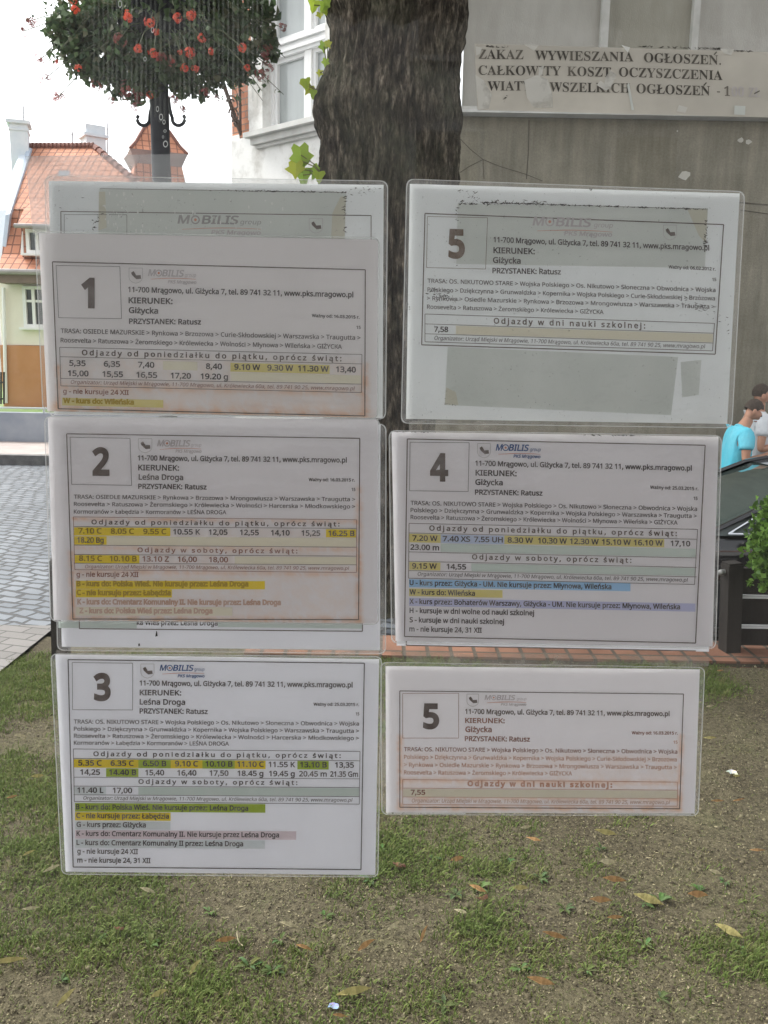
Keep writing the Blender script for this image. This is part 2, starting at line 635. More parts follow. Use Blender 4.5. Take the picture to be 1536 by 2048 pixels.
# ------------------------------------------------------------------ notices
M['paper'] = paper_mat('white_paper', (0.825, 0.82, 0.845))
M['paper_cool'] = paper_mat('white_paper_cool', (0.81, 0.83, 0.88))
M['paper_old'] = paper_mat('aged_paper', (0.78, 0.815, 0.825), 0.05)
M['paper_grey'] = paper_mat('greyed_paper', (0.81, 0.795, 0.80))
INK = {
    'K': ink_mat('dark_print', (0.070, 0.060, 0.060), 0.25),
    'G': ink_mat('grey_print', (0.10, 0.088, 0.088), 0.22),
    'N': ink_mat('number_print', (0.125, 0.098, 0.085), 0.2),
    'W': ink_mat('brown_number_print', (0.17, 0.115, 0.075), 0.3),
    'R': ink_mat('reddish_print', (0.30, 0.14, 0.10), 0.3),
    'S': ink_mat('bled_print', (0.58, 0.40, 0.31), 0.3),
    'Q': ink_mat('faint_print_on_yellow', (0.44, 0.32, 0.03), 0.2, (0.6, 0.5, 0.02)),
    'M': ink_mat('mid_grey_print', (0.34, 0.34, 0.335), 0.3),
    'Y': ink_mat('print_on_yellow', (0.260, 0.190, 0.030), 0.15, (0.55, 0.45, 0.02)),
    'F': ink_mat('faded_red_print', (0.60, 0.35, 0.25), 0.3),
    'B': ink_mat('blue_print', (0.035, 0.100, 0.280), 0.15),
    'P': ink_mat('pale_print', (0.500, 0.475, 0.488), 0.4),
    'O': ink_mat('orange_print', (0.625, 0.250, 0.150), 0.3),
    'E': ink_mat('shield_grey', (0.525, 0.525, 0.525), 0.3),
}
HI = {
    'y': ink_mat('yellow_highlight', (0.8, 0.64, 0.02), 0.1),
    'm': ink_mat('dull_yellow_highlight', (0.72, 0.65, 0.25), 0.15),
    'p': ink_mat('pale_yellow_highlight', (0.77, 0.745, 0.61), 0.2),
    'g': ink_mat('green_highlight', (0.38, 0.51, 0.04), 0.1),
    't': ink_mat('teal_highlight', (0.6, 0.69, 0.65), 0.2),
    'c': ink_mat('pale_teal_highlight', (0.69, 0.755, 0.77), 0.3),
    'k': ink_mat('pink_highlight', (0.77, 0.68, 0.72), 0.3),
    'b': ink_mat('blue_highlight', (0.36, 0.6, 0.84), 0.1),
    'l': ink_mat('light_blue_highlight', (0.54, 0.63, 0.8), 0.15),
    'v': ink_mat('lavender_highlight', (0.54, 0.57, 0.78), 0.15),
}
BOLD = {0: 0.004, 1: 0.024, 2: 0.055, 3: 0.012, 4: 0.042}


class Sheet:
    def __init__(self, crop, off, corners, label, paper='paper', lam=None, slope=0.0, group=None):
        self.ox, self.oy, self.s = crop
        self.off, self.slope = off, slope
        c = [self.w(*q) for q in corners]
        self.t = thing('timetable_notice', c[0] * .25 + c[1] * .25 + c[2] * .25 + c[3] * .25, label, 'notice', 'laminated bus timetables on the glass')
        self.c, self.corners, self.pm, self.stains = c, [Vector((*q, 0)) for q in corners], M[paper], []
        if lam:
            l = [self.w(*q, z=.0011) for q in lam]
            self.lam_corners = l
            lm = MB()
            lm.face([self.w(*q, z=.0012) for q in corners][::-1])
            # clear margin outside the paper, with rounded corners
            inn = [self.w(*q, z=.0012) for q in corners]
            k = 5
            def arc(i):
                p, a, d = l[i], l[i - 1], l[(i + 1) % 4]
                r = 0.007
                pa, pd = p + (a - p).normalized() * r, p + (d - p).normalized() * r
                return [pa * (1 - q) ** 2 + p * 2 * q * (1 - q) + pd * q * q for q in [x_ / k for x_ in range(k + 1)]]
            A = [arc(i) for i in range(4)]
            for i in range(4):
                for q in range(k):
                    lm.face([inn[i], A[i][q + 1], A[i][q]], 1)
                j = (i + 1) % 4
                lm.face([inn[i], inn[j], A[j][0], A[i][-1]], 1)
            ring = [p for a_ in A for p in a_]
            cen = sum(ring, Vector()) / len(ring)
            for i in range(len(ring)):
                p, q = ring[i], ring[(i + 1) % len(ring)]
                lm.face([p + GN * .0001, q + GN * .0001, q + (cen - q).normalized() * .0011 + GN * .0001, p + (cen - p).normalized() * .0011 + GN * .0001], 2)
            lm.build('laminate', [M['lam'], M['lam_edge'], M['lam_rim']], self.t)
        self.parts = {}

    def w(self, x, y, z=0.0):
        return gp(self.ox + x / self.s, self.oy + y / self.s, self.off + z)

    @staticmethod
    def bil(c, u, v):
        return (c[0] * (1 - u) + c[1] * u) * (1 - v) + (c[3] * (1 - u) + c[2] * u) * v

    def mb(self, part, mat):
        p = self.parts.setdefault(part, (MB(), []))
        if mat not in p[1]: p[1].append(mat)
        return p[0], p[1].index(mat)

    def text(self, s, x0, x1, y, cap, ink='K', wt=1, part='printed_text', y1=None, italic=0.0, spacing=1.0, fnt='sans', z=.0006):
        V, T = lettering(s, BOLD[wt] if fnt == 'sans' else 0.0, fnt, spacing)
        m, mi = self.mb(part, INK[ink])
        ye = y1 if y1 is not None else y + self.slope * (x1 - x0)
        b = len(m.v)
        for u, v in V:
            m.v.append(tuple(self.w(x0 + u * (x1 - x0) + italic * v * cap, y + u * (ye - y) - v * cap, z)))
        for t in T:
            m.f.append(tuple(int(b + q) for q in t)); m.mi.append(mi); m.uv.append(None)

    def line(self, p, q, th=3.0, ink='K', part='printed_lines', z=.0005):
        m, mi = self.mb(part, INK[ink])
        dx, dy = q[0] - p[0], q[1] - p[1]
        L = math.hypot(dx, dy)
        nx, ny = -dy / L * th / 2, dx / L * th / 2
        m.face([self.w(p[0] + nx, p[1] + ny, z), self.w(q[0] + nx, q[1] + ny, z), self.w(q[0] - nx, q[1] - ny, z), self.w(p[0] - nx, p[1] - ny, z)], mi)

    def frame(self, c, th=3.0, ink='K'):
        for i in range(4):
            self.line(c[i], c[(i + 1) % 4], th, ink, z=.0005 + i * .00001)

    def bar(self, x0, y0, x1, y1, hi, slope=None, part='highlighting'):
        m, mi = self.mb(part, HI[hi])
        s = self.slope if slope is None else slope
        d = s * (x1 - x0)
        m.face([self.w(x0, y1, .0003), self.w(x1, y1 + d, .0003), self.w(x1, y0 + d, .0003), self.w(x0, y0, .0003)], mi)

    def veil(self, c, mat, part='ink_stain', z=.0002, uv=None):
        m, mi = self.mb(part, M[mat])
        m.face([self.w(*q, z) for q in c], mi, uv)

    def bleed(self, p, q, wid, col=(0.80, 0.47, 0.26), k=0.95):
        """soft orange run of ink on both sides of a printed line"""
        self.stains.append(('line', p, q, wid, col, k))

    def blush(self, c, col=(0.82, 0.70, 0.62), k=0.5, soft=30):
        self.stains.append(('poly', c, None, soft, col, k))

    def make_paper(self):
        nx, ny = 130, 90
        base = np.array(self.pm['tint'])
        V, C, LXY = [], [], []
        for j in range(ny + 1):
            for i in range(nx + 1):
                V.append(tuple(self.bil(self.c, i / nx, j / ny)))
                q = self.bil(self.corners, i / nx, j / ny)
                LXY.append((q.x, q.y))
        P = np.array(LXY)
        nz = np.array([noise.noise((x * .02, y * .02, self.ox)) * .6 + noise.noise((x * .07, y * .07, self.oy)) * .5 for x, y in LXY])
        C = np.tile(base, (len(P), 1))
        for kind, a, b_, wid, col, k in self.stains:
            if kind == 'line':
                a, b_ = np.array(a), np.array(b_)
                d = b_ - a
                t_ = np.clip(((P - a) @ d) / (d @ d), 0, 1)
                dist = np.linalg.norm(P - a - t_[:, None] * d, axis=1)
                f_ = np.clip(1 - dist / wid, 0, 1) ** 1.6
            else:
                inside = np.full(len(P), 1e9)
                for (x0, y0), (x1, y1) in zip(a, a[1:] + a[:1]):
                    L_ = math.hypot(x1 - x0, y1 - y0)
                    inside = np.minimum(inside, ((x1 - x0) * (P[:, 1] - y0) - (y1 - y0) * (P[:, 0] - x0)) / L_)
                f_ = np.clip(inside / wid, 0, 1)
            f_ = (f_ * np.clip(.55 + nz, 0.1, 1) * k)[:, None]
            C = C * (1 - f_) + np.array(col) * f_
        F_ = [(j * (nx + 1) + i, (j + 1) * (nx + 1) + i, (j + 1) * (nx + 1) + i + 1, j * (nx + 1) + i + 1) for j in range(ny) for i in range(nx)]
        self.paper = fast_mesh('paper', V, F_, self.pm, C, False, self.t)

    def emblem(self, x0, y0, x1, y1):
        W, H = x1 - x0, y1 - y0
        o = [(0, 0), (1, 0), (1, .62), (.93, .8), (.75, .93), (.5, 1), (.25, .93), (.07, .8), (0, .62)]
        for i in range(len(o)):
            a, c = o[i], o[(i + 1) % len(o)]
            self.line((x0 + a[0] * W, y0 + a[1] * H), (x0 + c[0] * W, y0 + c[1] * H), 2.4, 'E', 'emblem', z=.0005 + i * 1e-6)
        m, mi = self.mb('emblem', INK['N'])
        paw = [(.16, .30), (.34, .2), (.46, .36), (.52, .48), (.86, .46), (.9, .70), (.56, .74), (.4, .62), (.22, .46)]
        m.face([self.w(x0 + a * W, y0 + c * H, .00055) for a, c in paw][::-1], mi)

    def logo(self, x0, x1, y, cap, gx0, gx1, kx0, kx1, ky, main='B', sub='B', sw='O', swy=None):
        p = 'printed_logo'
        s = self.slope
        self.text('M', x0, x0 + (x1 - x0) * .185, y, cap, main, 1, p, italic=.2)
        self.text('BILIS', x0 + (x1 - x0) * .40, x1, y + s * (x1 - x0) * .4, cap, main, 1, p, italic=.2)
        cx, cy, r = x0 + (x1 - x0) * .29 + 2, y - cap * .47 + s * (x1 - x0) * .29, cap * .56
        m, mi = self.mb(p, INK[main]); m2, mi2 = self.mb(p, INK['O'])
        for k in range(18):
            a0, a1 = k * math.pi / 9, (k + 1) * math.pi / 9
            m.face([self.w(cx + math.cos(a) * r * q, cy + math.sin(a) * r * q, .0006) for a, q in ((a0, 1), (a0, .72), (a1, .72), (a1, 1))], mi)
        m2.face([self.w(cx + math.cos(k * math.pi / 4) * r * .34, cy - math.sin(k * math.pi / 4) * r * .34, .0006) for k in range(8)], mi2)
        self.text('group', gx0, gx1, y + s * (gx0 - x0), cap * .55, main, 0, p, italic=.2)
        self.text('PKS Mrągowo', kx0, kx1, ky, cap * .5, sub, 1, p, italic=.2)
        ya = (swy if swy is not None else y + cap * .5)
        n = 12
        sx0, sx1 = x0 + (x1 - x0) * .08, gx1
        for k in range(n):
            u, v = k / n, (k + 1) / n
            f = lambda q: ya + s * q * (sx1 - sx0) - math.sin(q * math.pi * .8) * cap * .24
            self.line((sx0 + u * (sx1 - sx0), f(u)), (sx0 + v * (sx1 - sx0), f(v)), 0.8 + 1.6 * math.sin(math.pi * (u * .8 + .15)), sw, p, z=.0006 + k * 1e-6)

    def done(self):
        self.make_paper()
        for part, (m, mats) in self.parts.items():
            m.build(part, mats, self.t)
        return self


M['glue_shade'] = noisy('old_glue_and_shade', (0.62, 0.665, 0.635), (0.70, 0.735, 0.71), 14, 0.8, 0)  # grey-green also carries the shade of sheets showing through from behind
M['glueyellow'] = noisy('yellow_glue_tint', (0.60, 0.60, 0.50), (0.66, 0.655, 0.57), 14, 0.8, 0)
M['flake'] = veil_mat('white_flakes', (0.80, 0.82, 0.80), 1.0, 160, 0.30, 0.40)
M['dirt'] = veil_mat('black_dirt', (0.05, 0.045, 0.04), 1.0, 200, 0.34, 0.42)
M['speck'] = veil_mat('grey_specks', (0.25, 0.25, 0.24), 0.45, 420, 0.66, 0.76)

ADDR = '11-700 Mrągowo, ul. Giżycka 7, tel. 89 741 32 11, www.pks.mragowo.pl'
ORG = 'Organizator: Urząd Miejski w Mrągowie, 11-700 Mrągowo, ul. Królewiecka 60a, tel. 89 741 90 25, www.mragowo.pl'
WEEK = 'Odjazdy od poniedziałku do piątku, oprócz świąt:'
SAT = 'Odjazdy w soboty, oprócz świąt:'
SCH = 'Odjazdy w dni nauki szkolnej:'
WOJ = 'TRASA: OS. NIKUTOWO STARE > Wojska Polskiego > Os. Nikutowo > Słoneczna > Obwodnica > Wojska'
POL = 'Polskiego > Dziękczynna > Grunwaldzka > Kopernika > Wojska Polskiego > Warszawska > Traugutta >'
POC = 'Polskiego > Dziękczynna > Grunwaldzka > Kopernika > Wojska Polskiego > Curie-Skłodowskiej > Brzozowa'
RYN = '> Rynkowa > Osiedle Mazurskie > Rynkowa > Brzozowa > Mrongowiusza > Warszawska > Traugutta >'
ROH = 'Roosevelta > Ratuszowa > Żeromskiego > Królewiecka > Wolności > Harcerska > Młodkowskiego >'
ROM = 'Roosevelta > Ratuszowa > Żeromskiego > Królewiecka > Wolności > Młynowa > Wileńska > GIŻYCKA'
ROG = 'Roosevelta > Ratuszowa > Żeromskiego > Królewiecka > GIŻYCKA'
KOR = 'Kormoranów > Łabędzia > Kormoranów > LEŚNA DROGA'
B_ = 'B - kurs do: Polska Wieś. Nie kursuje przez: Leśna Droga'
C_ = 'C - nie kursuje przez: Łabędzia'


def row(S, items, y, cap, x_ref, ink='K', wt=1):
    for it in items:
        s, x0, x1 = it[:3]
        S.text(s, x0, x1, y + S.slope * (x0 - x_ref), cap, it[3] if len(it) > 3 else ink, wt)


CA, CB, CC = (60, 460, 2.0757), (60, 830, 2.0757), (60, 1300, 2.0757)
CD, CE, CF = (760, 340, 1.979), (760, 840, 1.979), (740, 1300, 1.9296)
CG = (60, 340, 2.0757)
random.seed(21)


def dirt_run(S, p, q, n, spread, size):
    """scraps of dirty glue along an old edge"""
    for i in range(n):
        u = random.random()
        x = p[0] + (q[0] - p[0]) * u + random.gauss(0, spread)
        y = p[1] + (q[1] - p[1]) * u + random.gauss(0, spread * .5)
        a = random.random() * 3.14
        L, t = size * random.uniform(.5, 2.2), size * random.uniform(.2, .45)
        c, s = math.cos(a) * L, math.sin(a) * L * .6
        S.veil([(x - c, y - s), (x - c * .2, y - s * .2 - t), (x + c, y + s), (x + c * .1, y + t)][::-1], 'dirt', 'dirt_marks', z=.0007 + i * 1e-6)


# upper left, an old notice under notice 1
S = Sheet(CG, .0008, [(78, 45), (1468, 62), (1464, 1030), (100, 1015)], 'old greyed timetable showing its top edge above notice 1', 'paper_old',
          [(60, 22), (1487, 44), (1478, 1036), (78, 1026)], .013)
S.veil([(288, 76), (1312, 92), (1306, 300), (284, 280)][::-1], 'glue_shade', 'glue_tint', z=.0003)  # patch colour paints the shade of a sheet behind, along with its glue
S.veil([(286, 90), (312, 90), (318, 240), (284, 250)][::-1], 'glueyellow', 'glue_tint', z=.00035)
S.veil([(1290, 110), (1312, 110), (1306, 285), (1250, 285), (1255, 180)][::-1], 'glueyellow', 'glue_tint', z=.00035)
S.veil([(80, 48), (1466, 64), (1464, 300), (85, 280)][::-1], 'speck', 'dirt_marks', z=.00068)
for i in range(70):
    x, y = random.uniform(300, 1080), random.uniform(85, 250)
    if random.random() < .5: x = random.uniform(305, 470)
    h, wd = random.uniform(4, 18), random.uniform(2, 6)
    S.veil([(x, y + h), (x + wd, y + h * .8), (x + wd * .7, y), (x - wd * .3, y + h * .2)], 'flake', 'glue_tint', z=.0008 + i * 1e-6)
S.frame([(128, 172), (1416, 189), (1416, 900), (132, 900)], 3.2, 'N')
S.frame([(142, 185), (402, 186), (402, 400), (142, 400)], 1.8, 'G')
S.logo(612, 862, 221, 33, 872, 958, 752, 957, 266, 'M', 'P', 'O', 246)
S.emblem(1159, 201, 1215, 262)
S.line((290, 77), (1312, 93), 1.8, 'N', 'dirt_marks', z=.0007); dirt_run(S, (830, 86), (1312, 93), 90, 2, 6); dirt_run(S, (600, 82), (1312, 93), 30, 3, 4)
dirt_run(S, (1312, 93), (1304, 285), 26, 4, 6); dirt_run(S, (287, 180), (262, 245), 14, 8, 6); dirt_run(S, (120, 160), (250, 80), 8, 60, 4)
dirt_run(S, (1330, 85), (1440, 80), 26, 22, 4)
S.done()

# notice 1
S = Sheet(CA, .0032, [(36, 12), (1445, 40), (1440, 780), (72, 752)], 'notice with large number 1, bottom half reddish with bled ink', 'paper_grey',
          [(18, 4), (1452, 30), (1446, 786), (52, 762)], .0235)
S.frame([(93, 132), (1392, 165), (1390, 772), (117, 742)], 4.2, 'N')
S.frame([(108, 147), (373, 152), (380, 368), (119, 364)], 1.8, 'G')
S.text('1', 212, 268, 316, 111, 'N', 4, 'route_number')
S.emblem(411, 158, 467, 221)
S.logo(490, 636, 190, 26, 642, 688, 572, 690, 221, 'P', 'P', 'O', 204)
S.text(ADDR, 407, 1342, 257, 21)
S.text('KIERUNEK:', 409, 592, 303, 23); S.text('Giżycka', 410, 532, 344, 23); S.text('PRZYSTANEK: Ratusz', 411, 710, 389, 21, y1=392)
S.text('Ważny od: 16.03.2015 r.', 1170, 1368, 361, 12, y1=368); S.text('15', 1355, 1373, 410, 12, 'G')
S.text('TRASA: OSIEDLE MAZURSKIE > Rynkowa > Brzozowa > Curie-Skłodowskiej > Warszawska > Traugutta >', 127, 1372, 427, 18, 'G', 3)
S.text(ROM, 127, 1295, 466, 18, 'G', 3)
S.frame([(123, 487), (1378, 517), (1376, 675), (128, 647)], 2.2, 'N')
S.line((124, 526), (1378, 556), 2, 'N'); S.line((127, 616), (1376, 640), 2, 'N')
S.bar(552, 544, 695, 580, 'p'); S.bar(832, 551, 1244, 588, 'm'); S.bar(834, 591, 1374, 626, 'p')
S.text(WEEK, 215, 1293, 519, 21, 'N', 1, spacing=1.35)
row(S, [('5,35', 163, 231), ('6,35', 306, 374), ('7,40', 448, 516), ('8,40', 730, 797), ('9.10 W', 848, 956), ('9.30 W', 985, 1093), ('11.30 W', 1112, 1240), ('13,40', 1270, 1353)], 563, 22, 163)
row(S, [('15,00', 157, 243), ('15,55', 300, 386), ('16,55', 441, 528), ('17,20', 584, 668), ('19.20 g', 708, 822)], 605, 22, 157)
S.text(ORG, 168, 1345, 638, 15, 'R', 0, italic=.2)
S.text('g - nie kursuje 24 XII', 137, 410, 678, 19, 'R', 1)
S.bar(133, 696, 553, 728, 'm')
S.text('W - kurs do: Wileńska', 137, 432, 717, 19, 'Q', 2)
S.bleed((117, 742), (1390, 772), 60); S.bleed((128, 647), (1376, 675), 26); S.bleed((115, 560), (117, 742), 22); S.bleed((1391, 560), (1390, 772), 30)
S.blush([(123, 490), (1378, 520), (1388, 768), (118, 738)])
S.done()

# sheet peeping out below notice 2
S = Sheet(CB, .0008, [(112, 30), (1455, 40), (1453, 976), (132, 962)], 'old notice with only its bottom edge showing between notices 2 and 3', 'paper_cool',
          [(98, 26), (1480, 36), (1478, 992), (112, 978)], .008)
S.line((205, 887), (1380, 898), 4, 'N'); S.line((1380, 898), (1381, 700), 4, 'N'); S.line((205, 887), (204, 700), 4, 'N')
S.text('ka Wieś przez: Leśna Droga', 443, 779, 871, 21, 'K', 1)
S.bar(118, 855, 443, 884, 't', .004)
S.bar(780, 858, 1380, 880, 't', .012)
S.veil([(520, 920), (530, 918), (527, 898), (524, 896)], 'dirt', 'dirt_marks', .0008); S.veil([(450, 960), (457, 958), (455, 948), (449, 950)], 'dirt', 'dirt_marks', .0008)
dirt_run(S, (1466, 380), (1462, 960), 30, 4, 4)
S.done()

# notice 2
S = Sheet(CB, .0024, [(74, 8), (1445, 18), (1441, 866), (98, 852)], 'notice with large number 2 and bright yellow highlighted times', 'paper',
          [(58, 4), (1452, 12), (1450, 871), (84, 858)], .010)
S.frame([(152, 78), (1369, 97), (1364, 850), (178, 847)], 4.0, 'N')
S.frame([(166, 92), (415, 97), (422, 292), (173, 288)], 1.8, 'G')
S.text('2', 258, 330, 245, 103, 'N', 4, 'route_number')
S.emblem(450, 98, 506, 157)
S.logo(528, 662, 129, 25, 668, 710, 604, 711, 156, 'P', 'P', 'O', 143)
S.text(ADDR, 447, 1315, 188, 20, y1=197); S.text('KIERUNEK:', 449, 619, 229, 22); S.text('Leśna Droga', 451, 636, 268, 22); S.text('PRZYSTANEK: Ratusz', 449, 733, 306, 20)
S.text('Ważny od: 16.03.2015 r.', 1157, 1348, 274, 12); S.text('15', 1335, 1351, 315, 12, 'G')
S.text('TRASA: OSIEDLE MAZURSKIE > Rynkowa > Brzozowa > Mrongowiusza > Warszawska > Traugutta >', 182, 1350, 347, 16, 'G', 3, y1=358)
S.text(ROH, 182, 1350, 377, 16, 'G', 3, y1=388); S.text(KOR, 182, 815, 409, 16, 'G', 3, y1=412)
S.frame([(180, 423), (1356, 435), (1355, 654), (186, 642)], 2.2, 'R')
for y0, y1 in ((463, 471), (540, 549), (579, 586), (615, 622)): S.line((182, y0), (1356, y1), 2, 'N')
S.bar(183, 466, 583, 500, 'y', .006); S.bar(1229, 474, 1353, 508, 'y', .006); S.bar(184, 503, 318, 538, 'y', .006); S.bar(318, 504, 1353, 540, 'p', .007)
S.bar(186, 581, 454, 614, 'y', .006); S.bar(850, 587, 1353, 619, 'p', .006)
S.bar(190, 688, 975, 722, 'y', .002); S.bar(190, 723, 589, 757, 'y', .002); S.bar(190, 797, 840, 832, 'p', .002)
S.text(WEEK, 255, 1285, 453, 18, 'N', 1, y1=462, spacing=1.35)
row(S, [('7.10 C', 200, 298, 'Y'), ('8.05 C', 335, 432, 'Y'), ('9.55 C', 470, 566, 'Y'), ('10.55 K', 594, 707), ('12,05', 742, 820), ('12,55', 871, 950), ('14,10', 1000, 1078), ('15,25', 1127, 1205), ('16.25 B', 1238, 1347)], 491, 21, 200)
S.text('18.20 Bg', 196, 306, 529, 21, 'N')
S.text(SAT, 446, 1110, 569, 18, 'R', 1, y1=574, spacing=1.35)
row(S, [('8.15 C', 203, 300, 'Y'), ('10.10 B', 330, 443, 'Y'), ('13.10 Z', 466, 577, 'R'), ('16,00', 613, 693, 'R'), ('18,00', 743, 822, 'R')], 605, 21, 203)
S.text(ORG, 227, 1322, 636, 14, 'R', 0, italic=.2, y1=643)
S.text('g - nie kursuje 24 XII', 193, 450, 671, 20, 'R', 1, y1=672)
S.text(B_, 193, 907, 710, 20, 'Q', 2, y1=711); S.text(C_, 193, 585, 747, 20, 'Q', 2, y1=748)
S.text('K - kurs do: Cmentarz Komunalny II. Nie kursuje przez: Leśna Droga', 196, 1042, 785, 20, 'S', 2, y1=788)
S.text('Z - kurs do: Polska Wieś przez: Leśna Droga', 205, 758, 822, 20, 'S', 2, y1=823)
S.bleed((178, 847), (1364, 850), 34); S.bleed((172, 560), (178, 847), 26); S.bleed((1366, 300), (1364, 850), 26); S.bleed((186, 642), (1355, 654), 20); S.bleed((180, 423), (1356, 435), 14); S.bleed((186, 540), (1355, 549), 18)
S.blush([(182, 440), (1366, 450), (1364, 848), (180, 845)])
S.done()

# notice 3
S = Sheet(CC, .0018, [(105, 18), (1450, 38), (1433, 934), (148, 920)], 'notice with large number 3 and green and yellow highlighting, lowest on the left', 'paper_cool',
          [(84, 14), (1462, 26), (1446, 944), (130, 932)], .0080)
S.frame([(158, 40), (1388, 55), (1374, 912), (179, 901)], 4.0, 'K')
S.frame([(175, 52), (426, 55), (426, 249), (177, 248)], 1.8, 'G')
S.text('3', 263, 335, 204, 101, 'N', 4, 'route_number')
S.emblem(460, 58, 515, 117)
S.logo(538, 676, 85, 23, 682, 723, 613, 724, 113, 'B', 'B', 'O', 100)
S.text(ADDR, 455, 1339, 147, 20, y1=155); S.text('KIERUNEK:', 455, 628, 187, 21); S.text('Leśna Droga', 455, 644, 226, 22); S.text('PRZYSTANEK: Ratusz', 455, 738, 263, 20)
S.text('Ważny od: 25.03.2015 r.', 1177, 1366, 231, 12); S.text('15', 1352, 1367, 271, 12, 'G')
for s, x1, y, y1 in ((WOJ, 1366, 305, 314), (POL, 1366, 335, 344), (ROH, 1366, 364, 374), (KOR, 826, 393, 397)): S.text(s, 182, x1, y, 16, 'G', 3, y1=y1)
S.frame([(180, 411), (1370, 421), (1367, 640), (184, 629)], 2.2, 'K')
for y0, y1 in ((450, 460), (528, 535), (565, 571), (601, 609)): S.line((181, y0), (1369, y1), 2, 'K')
for x0, x1, h in ((182, 316, 'y'), (316, 450, 'y'), (450, 584, 'g'), (584, 716, 'y'), (716, 850, 'g'), (850, 978, 'y'), (1110, 1240, 'g')): S.bar(x0, 453 + (x0 - 182) * .008, x1, 488 + (x0 - 182) * .008, h)
S.bar(316, 491, 450, 526, 'g'); S.bar(184, 568, 316, 600, 'c'); S.bar(450, 569, 1366, 603, 't', .005)
S.bar(187, 635, 977, 671, 'g', .006); S.bar(187, 673, 584, 707, 'y', .006); S.bar(187, 711, 583, 744, 'c', .006); S.bar(187, 747, 1105, 783, 'k', .006); S.bar(187, 786, 975, 821, 'c', .006)
S.text(WEEK, 263, 1290, 440, 18, 'K', 1, y1=448, spacing=1.35)
row(S, [('5.35 C', 200, 298), ('6.35 C', 334, 431), ('6.50 B', 468, 566), ('9.10 C', 602, 698), ('10.10 B', 728, 841), ('11.10 C', 860, 971), ('11.55 K', 990, 1101), ('13.10 B', 1121, 1232), ('13,35', 1266, 1345)], 479, 21, 200)
row(S, [('14,25', 208, 291), ('14.40 B', 328, 441), ('15,40', 478, 557), ('16,40', 611, 691), ('17,50', 745, 824), ('18.45 g', 861, 969), ('19.45 g', 992, 1099), ('20.45 m', 1117, 1232), ('21.35 Gm', 1246, 1362)], 517, 21, 208)
S.text(SAT, 450, 1110, 555, 18, 'K', 1, y1=560, spacing=1.35)
row(S, [('11.40 L', 196, 305), ('17,00', 343, 424)], 592, 21, 196)
S.text(ORG, 220, 1336, 621, 14, 'G', 0, italic=.2, y1=630)
for s, x0, x1, y in ((B_, 190, 906, 661), (C_, 192, 577, 697), ('G - kurs przez: Giżycka', 193, 481, 734), ('K - kurs do: Cmentarz Komunalny II. Nie kursuje przez Leśna Droga', 193, 1034, 771),
                     ('L - kurs do: Cmentarz Komunalny II przez: Leśna Droga', 193, 885, 809), ('g - nie kursuje 24 XII', 196, 448, 845), ('m - nie kursuje 24, 31 XII', 196, 500, 882)): S.text(s, x0, x1, y, 20, 'K', 1)
dirt_run(S, (1452, 40), (1438, 900), 22, 3, 3)
S.done()

# notice 5, upper right
S = Sheet(CD, .0014, [(118, 55), (1424, 93), (1374, 1005), (103, 985)], 'notice with brown number 5 on the upper right, grey patches of old glue and painted shade', 'paper_old',
          [(104, 34), (1446, 84), (1394, 1022), (82, 1004)], .032)
S.veil([(308, 132), (1298, 152), (1286, 388), (302, 372)][::-1], 'glue_shade', 'glue_tint', z=.00012)  # shadow of the backing sheet put into the tint, glue included
S.veil([(268, 700), (1180, 740), (1152, 970), (256, 930)][::-1], 'glue_shade', 'glue_tint', z=.00012)  # tint paints the shade of the sheet behind along with glue
S.veil([(1190, 760), (1272, 752), (1262, 890), (1196, 900)][::-1], 'glue_shade', 'glue_tint', z=.00013)  # tint paints the shade of the sheet behind along with glue
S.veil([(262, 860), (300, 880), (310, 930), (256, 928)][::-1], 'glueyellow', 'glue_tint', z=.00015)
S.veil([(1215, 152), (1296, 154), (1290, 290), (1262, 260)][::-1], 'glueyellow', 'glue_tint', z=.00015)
S.veil([(118, 57), (1424, 95), (1374, 1003), (103, 983)][::-1], 'speck', 'dirt_marks', z=.00068)
S.frame([(178, 172), (1360, 216), (1327, 729), (165, 692)], 4.0, 'N')
S.frame([(188, 184), (426, 189), (418, 392), (184, 386)], 1.8, 'W')
S.text('5', 270, 336, 342, 102, 'W', 4, 'route_number')
S.logo(604, 832, 218, 33, 846, 920, 729, 918, 258, 'P', 'P', 'O', 241)
S.emblem(1122, 218, 1174, 277)
S.text(ADDR, 449, 1303, 285, 20, y1=318); S.text('KIERUNEK:', 449, 613, 328, 22); S.text('Giżycka', 447, 557, 367, 22); S.text('PRZYSTANEK: Ratusz', 445, 716, 408, 20, y1=413)
S.text('Ważny od: 06.02.2012 r.', 1142, 1328, 389, 12, y1=398); S.text('15', 1315, 1331, 439, 12, 'G')
for s, x0, x1, y, y1 in ((WOJ, 188, 1328, 446, 483), (POC, 188, 1326, 481, 516), (RYN, 186, 1324, 515, 549), (ROG, 186, 885, 549, 570)): S.text(s, x0, x1, y, 16, 'G', 3, y1=y1)
S.frame([(178, 570), (1324, 607), (1316, 716), (178, 680)], 2.4, 'N')
S.line((178, 609), (1322, 646), 2, 'N'); S.line((178, 648), (1320, 685), 2, 'N')
S.bar(300, 616, 1318, 650, 'p', .032)
S.text(SCH, 450, 1050, 607, 21, 'N', 1, y1=627, spacing=1.35); S.text('7,58', 214, 270, 640, 20, 'K', 1, y1=641)
S.text(ORG, 214, 1284, 672, 15, 'G', 0, italic=.2, y1=706)
dirt_run(S, (310, 131), (640, 128), 90, 9, 6); dirt_run(S, (400, 128), (1298, 156), 150, 1.8, 6); S.line((400, 129), (1298, 155), 1.6, 'N', 'dirt_marks', z=.0007); dirt_run(S, (1290, 200), (1286, 310), 26, 3, 6); dirt_run(S, (304, 140), (304, 390), 16, 3, 5)
